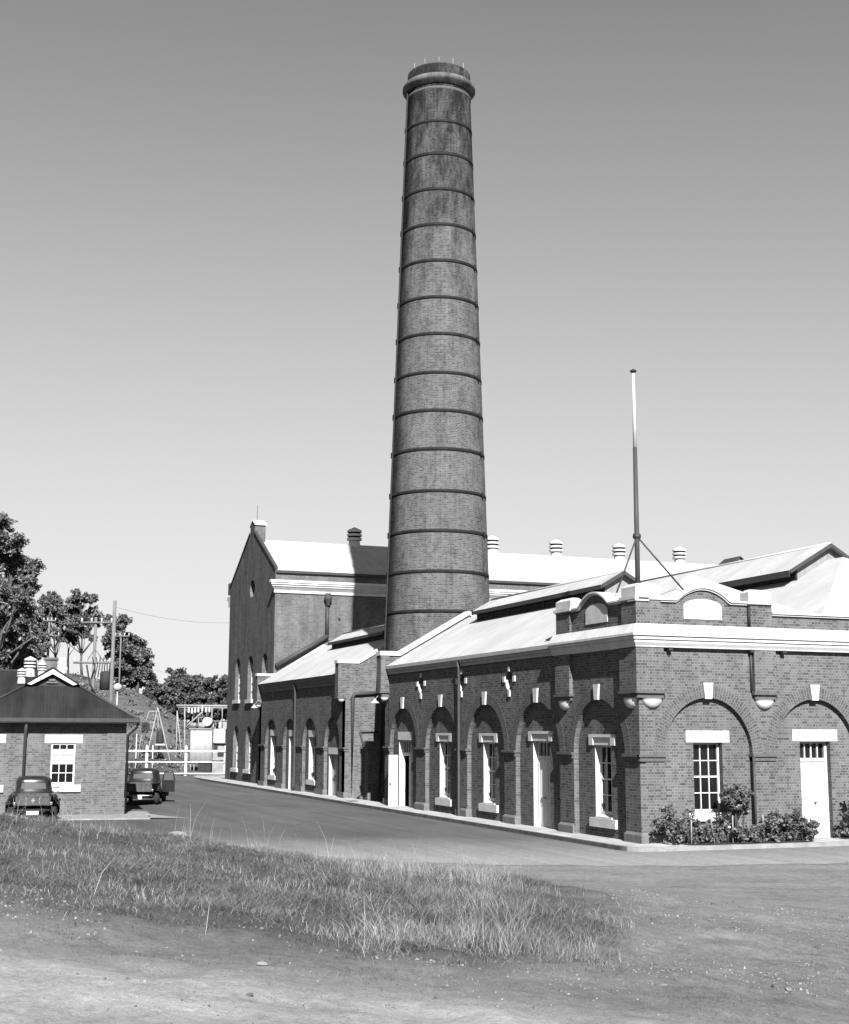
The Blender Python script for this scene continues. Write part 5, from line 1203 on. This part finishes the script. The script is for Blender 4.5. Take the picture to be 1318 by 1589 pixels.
# ================================================================== utility trucks
def rrect(w, l, zc, yc, n=28, e=4.0):
    out = []
    for k in range(n):
        a = 2*PI*k/n; c, s = math.cos(a), math.sin(a)
        out.append((w*math.copysign(abs(c)**(2/e), c), yc+l*math.copysign(abs(s)**(2/e), s), zc))
    return out
def make_ute(label, loc, rz, door_open=False, cross=False):
    u = empty('utility_truck', loc, label, 'truck', 'parked utility trucks', rz)
    u_parts = {}
    mb = MB()
    R = [rrect(0.70, 0.80, 0.62, 2.55), rrect(0.74, 0.83, 0.85, 2.55), rrect(0.74, 0.83, 1.02, 2.55), rrect(0.71, 0.80, 1.12, 2.55), rrect(0.68, 0.74, 1.28, 2.52), rrect(0.665, 0.67, 1.44, 2.48, e=5), rrect(0.64, 0.62, 1.54, 2.46, e=4.6), rrect(0.58, 0.55, 1.60, 2.45, e=4), rrect(0.42, 0.38, 1.645, 2.45, e=3.2), rrect(0.06, 0.06, 1.66, 2.45, e=2)]
    mb.rings(R); body = mb.build('cab', 'paint_dark', u)
    mb = MB()
    ws = [(-0.46, 1.17), (-0.46, 1.17)]
    rows = []
    for q in range(6):
        z = 1.17+0.22*q/5; half = 0.47-0.03*(q/5); row = []
        for j in range(13):
            x = -half+2*half*j/12; t_ = min(1, abs(x)/0.7); l = np.interp(z, [1.12, 1.28, 1.44], [0.80, 0.74, 0.67]); yc = np.interp(z, [1.12, 1.28, 1.44], [2.55, 2.52, 2.48]); w = np.interp(z, [1.12, 1.28, 1.44], [0.71, 0.68, 0.64])
            y = yc-l*(1-(abs(x)/w)**4)**0.25-0.012; row.append((x, y, z))
        rows.append(row)
    for q in range(5):
        for j in range(12): mb.poly([rows[q][j], rows[q][j+1], rows[q+1][j+1], rows[q+1][j]], None, True)
    mb.build('rear_window', 'car_glass', body)
    # hood and radiator
    mb = MB(); secs = []
    for y, w, zt, zb in ((3.2, 0.62, 1.08, 0.55), (3.6, 0.55, 1.08, 0.52), (4.1, 0.45, 1.04, 0.5), (4.45, 0.36, 0.98, 0.48), (4.56, 0.28, 0.9, 0.5)):
        sec = []
        for k in range(20):
            a = 2*PI*k/20; c, s = math.cos(a), math.sin(a); sec.append((w*math.copysign(abs(c)**0.6, c), y, (zt+zb)/2+(zt-zb)/2*math.copysign(abs(s)**0.6, s)))
        secs.append(sec)
    mb.rings(secs); mb.build('bonnet', 'paint_dark', u)
    # tray
    mb = MB()
    for s in (-1, 1): mb.box(s*0.6-0.03, s*0.6+0.03, 0.05, 1.8, 0.62, 1.02)
    mb.box(-0.57, 0.57, 0.05, 1.8, 0.6, 0.66); mb.box(-0.57, 0.57, 1.72, 1.78, 0.66, 1.0); mb.build('tray', 'paint_dusty', u)
    for s in (-1, 1):
        mb = MB(); mb.box(min(s*0.585, s*0.80), max(s*0.585, s*0.80), 0.0, 1.8, 1.0, 1.025); mb.tube([(s*0.80, 0.0, 1.01), (s*0.80, 1.8, 1.01)], 0.03, 8); mb.build('tray_rail', 'paint_dark', u)
    mb = MB(); mb.box(-0.58, 0.58, -0.02, 0.03, 0.63, 1.0); 
    for z in (0.66, 0.97): mb.box(-0.58, 0.58, -0.035, -0.02, z-0.025, z+0.025)
    for x in (-0.555, 0.555): mb.box(x-0.025, x+0.025, -0.0345, -0.02, 0.63, 1.0)
    tg = mb.build('tailgate', 'paint_dusty', u)
    if cross:
        mb = MB(); mb.box(-0.02, 0.02, -0.03, -0.021, 0.74, 0.9); mb.box(-0.07, -0.02, -0.03, -0.021, 0.8, 0.84); mb.box(0.02, 0.07, -0.03, -0.021, 0.8, 0.84)
        for s in (-1, 1): mb.tube([(s*0.32+0.1*math.cos(a), -0.022, 0.8+0.15*math.sin(a)) for a in np.linspace(-1.2 if s < 0 else PI-1.2, 1.2 if s < 0 else PI+1.2, 10)], 0.012, 5)
        mb.build('emblem', 'steel', tg)
        mb = MB(); mb.hull8([(0.66, 0.1, 1.02), (0.92, 0.1, 1.06), (0.92, 0.2, 1.06), (0.66, 0.2, 1.02)], [(0.66, 0.1, 1.06), (0.92, 0.1, 1.16), (0.92, 0.2, 1.16), (0.66, 0.2, 1.06)]); mb.build('side_flap', 'paint_dusty', u)
    # mudguards
    for s in (-1, 1):
        for yc, nm in ((0.85, 'rear_mudguard'), (3.85, 'front_mudguard')):
            mb = MB(); secs = []
            for k in range(13):
                a = (0.62 if yc < 2 else -0.2)+((PI-0.42) if yc < 2 else (PI+0.4))*k/12; cy, cz = yc-0.47*math.cos(a), 0.36+0.47*math.sin(a); ry, rz_2 = -math.cos(a), math.sin(a)
                sec = []
                for j in range(11):
                    v = -0.5+j/10; x = s*(0.74+0.2*math.cos(PI*(v)) * 0.55)-s*0.13*abs(v)*2; 
                    off = 0.07*math.cos(PI*v)
                    sec.append((s*(0.68+0.22*(j/10)), cy+ry*(off-0.16*(j/10)**4), cz+rz_2*(off-0.16*(j/10)**4)))
                secs.append([(q[0]+s*0.1, q[1], q[2]) for q in sec])
            for k in range(12):
                for j in range(10): mb.poly([secs[k][j], secs[k][j+1], secs[k+1][j+1], secs[k+1][j]], None, True)
            mb.build(nm, 'paint_dark', u)
            wb = MB(); wb.tube([(s*0.70, yc, 0.34), (s*0.72, yc, 0.34), (s*0.85, yc, 0.34), (s*0.88, yc, 0.34)], [0.30, 0.34, 0.34, 0.29], 24); w_ = wb.build('wheel', 'tyre', u)
            hb = MB(); hb.tube([(s*0.85, yc, 0.34), (s*0.892, yc, 0.34), (s*0.91, yc, 0.34)], [0.2, 0.19, 0.1], 18); hb.build('rim', 'pipe', w_)
        mb = MB(); mb.box(s*0.72-0.14, s*0.72+0.14, 1.4, 3.35, 0.34, 0.38); mb.build('running_board', 'tyre', u)
        mb = MB(); mb.lathe([(0.07, 0), (0.07, 0.03), (0, 0.05)], (s*0.66, -0.06, 0.72), 10); mb.tube([(s*0.66, 0.03, 0.7), (s*0.66, -0.08, 0.7)], 0.055, 10); mb.build('tail_lamp', 'chrome', u)
        mb = MB(); mb.tube([(s*0.5, 4.4, 0.82), (s*0.5, 4.56, 0.82)], [0.12, 0.13], 14); mb.build('headlight', 'chrome', u)
    mb = MB(); mb.tube([(-0.66, -0.1, 0.46), (-0.5, -0.18, 0.46), (0.5, -0.18, 0.46), (0.66, -0.1, 0.46)], 0.04, 8)
    for s in (-1, 1): mb.box(s*0.3-0.02, s*0.3+0.02, -0.16, 0.3, 0.44, 0.5)
    mb.build('bumper', 'chrome' if door_open else 'tyre', u)
    mb = MB(); mb.box(-0.22, 0.22, -0.25, -0.235, 0.30, 0.44); pl = mb.build('number_plate', 'plate', u)
    mb = MB()
    for x, w in ((-0.17, 0.05), (-0.1, 0.05), (0.02, 0.05), (0.09, 0.05), (0.16, 0.04)): mb.box(x-w/2, x+w/2, -0.253, -0.2505, 0.335, 0.405)
    mb.build('plate_marks', 'steel', pl)
    mb = MB(); mb.box(-0.45, 0.45, 0.0, 4.3, 0.33, 0.5); mb.build('chassis', 'tyre', u)
    mb = MB(); mb.tube([(-0.7, 0.85, 0.34), (0.7, 0.85, 0.34)], 0.05, 8); mb.lathe([(0.0, -0.14), (0.13, -0.07), (0.14, 0.05), (0.0, 0.14)], (0, 0.85, 0.34), 10); mb.build('axle', 'tyre', u)
    mb = MB()
    if door_open:
        mb.box(0.78, 1.38, 3.02, 3.09, 0.5, 1.06)
        for a, b_ in (((0.80, 1.06), (0.88, 1.46)), ((0.88, 1.46), (1.3, 1.46)), ((1.3, 1.46), (1.36, 1.06))): mb.tube([(a[0], 3.055, a[1]), (b_[0], 3.055, b_[1])], 0.03, 6)
        dr = mb.build('door', 'paint_dark', u); tag(dr, 'door standing wide open')
        mb = MB(); mb.poly([(0.84, 3.055, 1.07), (1.33, 3.055, 1.07), (1.28, 3.055, 1.44), (0.9, 3.055, 1.44)]); mb.build('window', 'car_glass', dr)
    else:
        mb.box(0.742, 0.758, 2.1, 2.95, 0.5, 1.06); mb.build('door', 'paint_dark', u)
        mb = MB(); mb.tube([(0.7, 2.95, 1.15), (0.9, 2.95, 1.2)], 0.015, 5); mb.lathe([(0.0, -0.02), (0.07, -0.01), (0.07, 0.02), (0, 0.03)], (0.92, 2.94, 1.18), 10); mb.build('wing_mirror', 'black', u)
    mb = MB(); mb.box(-0.758, -0.742, 2.1, 2.95, 0.5, 1.06); mb.build('door', 'paint_dark', u)
    return u
make_ute('dark utility truck parked at the cottage wall, half hidden by grass', (-16.15, 17.0, 0), -math.radians(5), False, True)
make_ute('dark utility truck beyond the cottage corner with its door open', (-10.55, 27.8, 0), -math.radians(16), True, False)

# ================================================================== garden shrubs
def shrub(label, x, y, blobs, n, leaf=0.085, leggy=False, blooms=0, name='garden_shrub'):
    s_ = empty(name, (x, y, 0.15), label, 'shrub', 'shrubs in the garden bed')
    mb = MB(); T, TR = [], []
    for bx, by, bz, br in blobs:
        c = np.array([x+bx, y+by, bz]); b0 = np.array([x+bx*0.25, y+by*0.25, 0.12])
        mb.tube([b0, (b0+c)/2+rng.normal(size=3)*0.05, c], [0.022, 0.017, 0.009], 5)
        for _ in range(9):
            dv = rng.normal(size=3); dv /= np.linalg.norm(dv); q = c+dv*br*rng.uniform(0.4, 1.35); T.append(q); TR.append(br*rng.uniform(0.2, 0.48))
            mb.tube([c-(c-b0)*0.2, q], [0.008, 0.004], 4)
    mb.build('stem', 'stem', s_)
    quads('foliage', leaf_quads(T, TR, int(n*1.25), leaf*0.95, 0.9, -0.35), 'leaf_shrub', s_, (x, y, 0.15))
    for _ in range(blooms):
        q = T[random.randrange(len(T))]; bm_ = MB(); bm_.lathe([(0.0, -0.04), (0.04, -0.01), (0.045, 0.03), (0.0, 0.05)], (q[0], q[1]-0.08, q[2]+0.08), 7); bm_.build('bloom', 'bloom', s_)
    return s_
shrub('leggy rose bush sprawling at the corner plinth', 0.75, -0.75, [(-0.35, 0, 1.0, 0.2), (-0.5, 0, 0.8, 0.18), (-0.2, 0.1, 0.6, 0.22), (0.1, 0, 0.5, 0.25), (-0.3, -0.1, 1.15, 0.14), (0.2, 0.1, 0.85, 0.15)], 900)
shrub('upright rose with pale bare stake beside the corner rose', 1.25, -0.72, [(-0.05, 0, 0.95, 0.18), (0.1, 0, 0.6, 0.26), (-0.1, 0, 0.4, 0.25), (0.3, 0, 0.45, 0.25)], 900)
shrub('low bush with a pale bloom under the window', 1.95, -0.75, [(0, 0, 0.45, 0.24), (0.2, 0, 0.7, 0.18), (0.3, 0, 0.35, 0.2), (-0.25, 0, 0.4, 0.22)], 800, blooms=1)
shrub('tall dense rose bush right of the window', 3.05, -0.55, [(0, 0, 1.55, 0.3), (-0.15, 0, 1.25, 0.3), (0.2, 0, 1.2, 0.27), (0.0, 0, 1.0, 0.22), (-0.22, 0, 1.7, 0.16), (0.25, 0, 1.6, 0.16)], 1700, 0.1)
shrub('low ground-hugging bush at the foot of the tall rose', 2.95, -0.8, [(-0.35, 0, 0.5, 0.24), (0, 0, 0.4, 0.26), (0.35, 0, 0.4, 0.24), (0.6, 0, 0.38, 0.2)], 1200, blooms=1)
shrub('wide leafy bush before the pilaster', 4.05, -0.75, [(-0.2, 0, 0.55, 0.3), (0.15, 0, 0.6, 0.32), (0.4, 0, 0.45, 0.28), (-0.4, 0, 0.38, 0.24), (0.15, 0.05, 0.9, 0.14)], 2200, 0.11)
shrub('rounded leafy bush between pilaster and door', 4.85, -0.72, [(0, 0, 0.75, 0.24), (0.1, 0, 0.5, 0.28), (-0.15, 0, 0.45, 0.24)], 1400, 0.1)
shrub('rounded bush closest to the white front door', 5.35, -0.75, [(0, 0, 0.55, 0.28), (0.12, 0, 0.4, 0.24), (-0.15, 0, 0.4, 0.22)], 1300, 0.1)
shrub('dark shrub at the photo edge beyond the white front door', 7.35, -0.5, [(0, 0, 1.2, 0.26), (0.1, 0, 1.45, 0.22), (-0.1, 0, 0.8, 0.2), (-0.25, 0, 0.45, 0.24), (0.2, 0, 0.5, 0.28)], 1500, 0.1)
for (x, h, ln, lab) in ((1.18, 0.95, 0.03, 'pale wooden stake leaning in the corner rose'), (1.98, 1.15, -0.14, 'pale bent stake in front of the window sill'), (2.45, 0.7, 0.0, 'short dark stake left of the tall rose'), (2.62, 0.95, 0.03, 'thin pale stake beside the tall rose'), (5.1, 1.15, 0.0, 'thin dark stake before the white front door'), (3.72, 0.95, 0.0, 'thin pale stake right of the tall rose')):
    mb = MB(); mb.tube([(x, -0.85, 0.1), (x+ln, -0.83, h)], 0.02, 6); tag(mb.build('garden_stake', 'stem' if 'dark' in lab else 'steel'), lab, 'stake', 'stakes in the garden bed')

# ================================================================== grass on the bank, stones
def zs(x, y): return mound(np.asarray(x), np.asarray(y))
def grass(n, dr, sr, dens, hgt, wid, bend):
    d = rng.uniform(dr[0], dr[1], n); s = rng.uniform(sr[0], sr[1], n)
    x = CAM[0]+d*HX+s*HY; y = CAM[1]+d*HY-s*HX
    k = rng.random(n) < dens(d, s, x, y)
    d, s, x, y = d[k], s[k], x[k], y[k]; n = len(d); z = zs(x, y)-0.01
    h = hgt(d, s, x, y)*(0.45+0.9*rng.random(n)); a = rng.uniform(0, 2*PI, n); w = wid*(0.6+0.8*rng.random(n))
    lean = bend*h*(0.2+rng.random(n)); la = rng.uniform(0, 2*PI, n)
    p = np.stack([x, y, z], 1); wv = np.stack([np.cos(a)*w, np.sin(a)*w, 0*a], 1)
    t1 = np.stack([np.cos(la)*lean*0.35, np.sin(la)*lean*0.35, h*0.55], 1); t2 = np.stack([np.cos(la)*lean, np.sin(la)*lean, h*0.95], 1)
    Q1 = np.stack([p-wv, p+wv, p+t1+wv*0.7, p+t1-wv*0.7], 1); Q2 = np.stack([p+t1-wv*0.7, p+t1+wv*0.7, p+t2+wv*0.15, p+t2-wv*0.15], 1)
    # weld the two quads of a blade into one strip of four corners plus tip (kept as two quads)
    return np.concatenate([Q1, Q2])
def low_edge(s): return np.interp(s, [-6, -2, 0, 0.9, 2, 3.2, 4.2], [13.3, 13.0, 12.5, 13.0, 14.6, 19.5, 24])
def mask(d, s, x, y):
    e = low_edge(s)+(vnoise(x*0.9, y*0.9, 21)-0.5)*1.6+(vnoise(x*3, y*3, 22)-0.5)*0.8
    m_ = sstep(-1.0, 1.3, d-e)
    far = 1-sstep(25.5, 28, d+np.maximum(s, 0)*1.3)
    right = (1-sstep(0.3, 5.6, s+(vnoise(x*0.8, y*0.8, 23)-0.5)*2.6+(vnoise(x*2.6, y*2.6, 24)-0.5)*1.6))**1.3
    holes = 1-0.85*sstep(0.56, 0.72, vnoise(x*0.75, y*0.75, 25)*0.65+vnoise(x*2.4, y*2.4, 26)*0.35)
    return m_*far*right*holes
def patch(x, y): return vnoise(x*1.1, y*1.1, 31)*0.6+vnoise(x*3.3, y*3.3, 32)*0.4
tall = lambda s, d: sstep(-2.5, 0.8, s)*(1-0.85*sstep(0.9, 3.2, s))
Vt = grass(560000, (11.6, 29), (-9.5, 6.5), lambda d, s, x, y: mask(d, s, x, y)*(0.10+0.95*sstep(0.36, 0.62, patch(x, y))), lambda d, s, x, y: (0.035+0.11*patch(x, y)+0.07*tall(s, d))*(0.35+0.65*sstep(-0.5, 2.2, d-low_edge(s)))*(1-0.65*sstep(0.8, 4.0, s))*0.85, 0.0030, 1.9)
o = quads('turf_grass', Vt, 'turf'); o['kind'] = 'stuff'
def clump(x, y): return sstep(0.45, 0.72, vnoise(x*0.9, y*0.9, 41)*0.6+vnoise(x*2.8, y*2.8, 42)*0.4)
Vs = grass(210000, (11.8, 28.5), (-9, 5.2), lambda d, s, x, y: mask(d, s, x, y)*np.clip(clump(x, y)*(0.3+0.4*tall(s, d))+0.04, 0, 1)*sstep(-0.6, 1.2, d-low_edge(s)), lambda d, s, x, y: 0.06+(0.06+0.34*vnoise(x*1.3, y*1.3, 43)**1.3)*(0.25+0.75*tall(s, d))*(0.4+0.6*sstep(-0.5, 2.0, d-low_edge(s))), 0.0022, 0.9)
o = quads('dry_grass', Vs, 'straw'); o['kind'] = 'stuff'
Vk = grass(1500, (13, 27), (-8.5, 2.6), lambda d, s, x, y: mask(d, s, x, y)*(0.12+0.88*sstep(20, 24, d)*sstep(0.4, 0.6, vnoise(x*1.2, y*1.2, 61))), lambda d, s, x, y: 0.34+0.34*rng.random(len(d)), 0.0028, 0.45)
o = quads('grass_stalks', Vk, 'straw'); o['kind'] = 'stuff'
# thin short tufts over the worn earth
Vw = grass(230000, (10.8, 25), (-6, 9), lambda d, s, x, y: np.clip(sstep(0.5, 0.72, vnoise(x*1.4, y*1.4, 51)*0.55+vnoise(x*5, y*5, 52)*0.45)*np.where(d < 11.6, 0.05, 0.75)+0.05*(d > 11.6), 0, 1)*(1-sstep(20, 25, d+0.3*s)), lambda d, s, x, y: 0.015+0.035*rng.random(len(d))**1.5, 0.0025, 1.6)
o = quads('sparse_tufts', Vw, 'turf'); o['kind'] = 'stuff'
def stone(label, px, row, r, mat='rock', flat=0.55, group='loose stones on the dirt', name='stone', seed=0, lift=0.25):
    v = _fw+(px-W_PX/2)/F_PX*_r2-(row-H_PX/2)/F_PX*_u2
    lo = 3.0
    for k in range(6000):                                       # walk along the sight line to the ground
        t_ = 3.0+k*0.01; q = CAM+v*t_
        if q[2] < float(mound(q[0], q[1])): break
    rs = np.random.default_rng(seed+int(px)); mb = MB(); n, mrows = 7, 4; R = []; r = r*0.62
    A = rs.uniform(0.62, 1.3, (mrows+1, n)); ax, ay = rs.uniform(0.8, 1.3), rs.uniform(0.8, 1.2); rot = rs.uniform(0, PI)
    for i in range(mrows+1):
        th = PI*i/mrows; R.append([])
        for j in range(n):
            ph = 2*PI*j/n; rr = r*(A[i, j] if 0 < i < mrows else 1)
            X_, Y_ = rr*ax*math.sin(th)*math.cos(ph), rr*ay*math.sin(th)*math.sin(ph)
            R[-1].append((q[0]+X_*math.cos(rot)-Y_*math.sin(rot), q[1]+X_*math.sin(rot)+Y_*math.cos(rot), q[2]+flat*r*lift+flat*rr*math.cos(th)))
    mb.rings(R, False, False); o = mb.build(name, mat); tag(o, label, 'stone', group); return o
stone('pale angular stone lying alone below the middle of the grass', 407, 1498, 0.075, seed=1)
stone('pale stone on the dirt right of the grass tip', 1030, 1530, 0.08, flat=0.35, seed=2)
stone('pale flat stone with a dark clod, right foreground', 1225, 1537, 0.085, flat=0.4, seed=3)
stone('dark clod beside the pale flat stone, right foreground', 1203, 1533, 0.075, 'rock_dark', 0.7, seed=4)
stone('small pale stone on the dirt near the garden kerb side', 1209, 1420, 0.07, seed=5)
stone('small dull stone at the right edge of the dirt', 1268, 1472, 0.07, 'rock_dark', seed=6)
stone('dark stone on the track left of the centre', 388, 1545, 0.05, 'rock_dark', seed=7)
stone('small stone on the pale track under the lone angular stone', 300, 1550, 0.04, seed=8)
dome = at(275, 1293, 27.0)
mb = MB(); mb.lathe([(0.0, 0.02), (0.15, 0.0), (0.21, -0.05), (0.22, -0.12), (0.2, -0.35)][::-1], (dome[0], dome[1], dome[2]+0.02), 20); mb.tube([(dome[0], dome[1], float(mound(dome[0], dome[1]))-0.3), (dome[0], dome[1], dome[2]-0.3)], 0.2, 14)
tag(mb.build('bollard_cap', 'concrete'), 'pale domed concrete marker rising behind the grassy crest', 'marker post')
# gravel and crumbled clods: too many to count
def scatter(name, n, dr, sr, keep, rmin, rmax, pw, mat):
    d = rng.uniform(dr[0], dr[1], n); s = rng.uniform(sr[0], sr[1], n); k = keep(d, s); d, s = d[k], s[k]
    x = CAM[0]+d*HX+s*HY; y = CAM[1]+d*HY-s*HX; z = zs(x, y); n = len(x)
    r = rmin+(rmax-rmin)*rng.random(n)**pw
    top = np.stack([x, y, z+r*0.9], 1); ang = rng.uniform(0, 2*PI, n); C4 = []
    for k in range(4):
        a = ang+k*PI/2; C4.append(np.stack([x+np.cos(a)*r*(0.8+0.6*rng.random(n)), y+np.sin(a)*r*(0.8+0.6*rng.random(n)), z-0.004], 1))
    inner = [top+(C4[k]-top)*np.array([0.45, 0.45, 0.15]) for k in range(4)]
    V = [np.stack([C4[k], C4[(k+1) % 4], inner[(k+1) % 4], inner[k]], 1) for k in range(4)]+[np.stack(inner, 1)]
    o = quads(name, np.concatenate(V), mat); o['kind'] = 'stuff'
MT['gravel'] = leaf_mat("gravel_stones", 0.07, 0.15, 0.0); MT['clod'] = leaf_mat("earth_clods", 0.03, 0.13, 0.0)
_op = lambda d, s: ((d < low_edge(s)+0.8) | (s > 2.4)) & (rng.random(len(d)) < np.where(d < 11.5, 0.25, 1.0))
open_ = lambda d, s: _op(d, s) & (rng.random(len(d)) < sstep(0.4, 0.75, vnoise(d*1.3, s*1.3, 71)*0.6+vnoise(d*4, s*4, 72)*0.4))
scatter('gravel', 14000, (8, 26), (-5, 9), open_, 0.003, 0.0125, 3, 'gravel')
scatter('earth_crumbs', 50000, (8, 26), (-5, 9), open_, 0.003, 0.024, 4, 'clod')
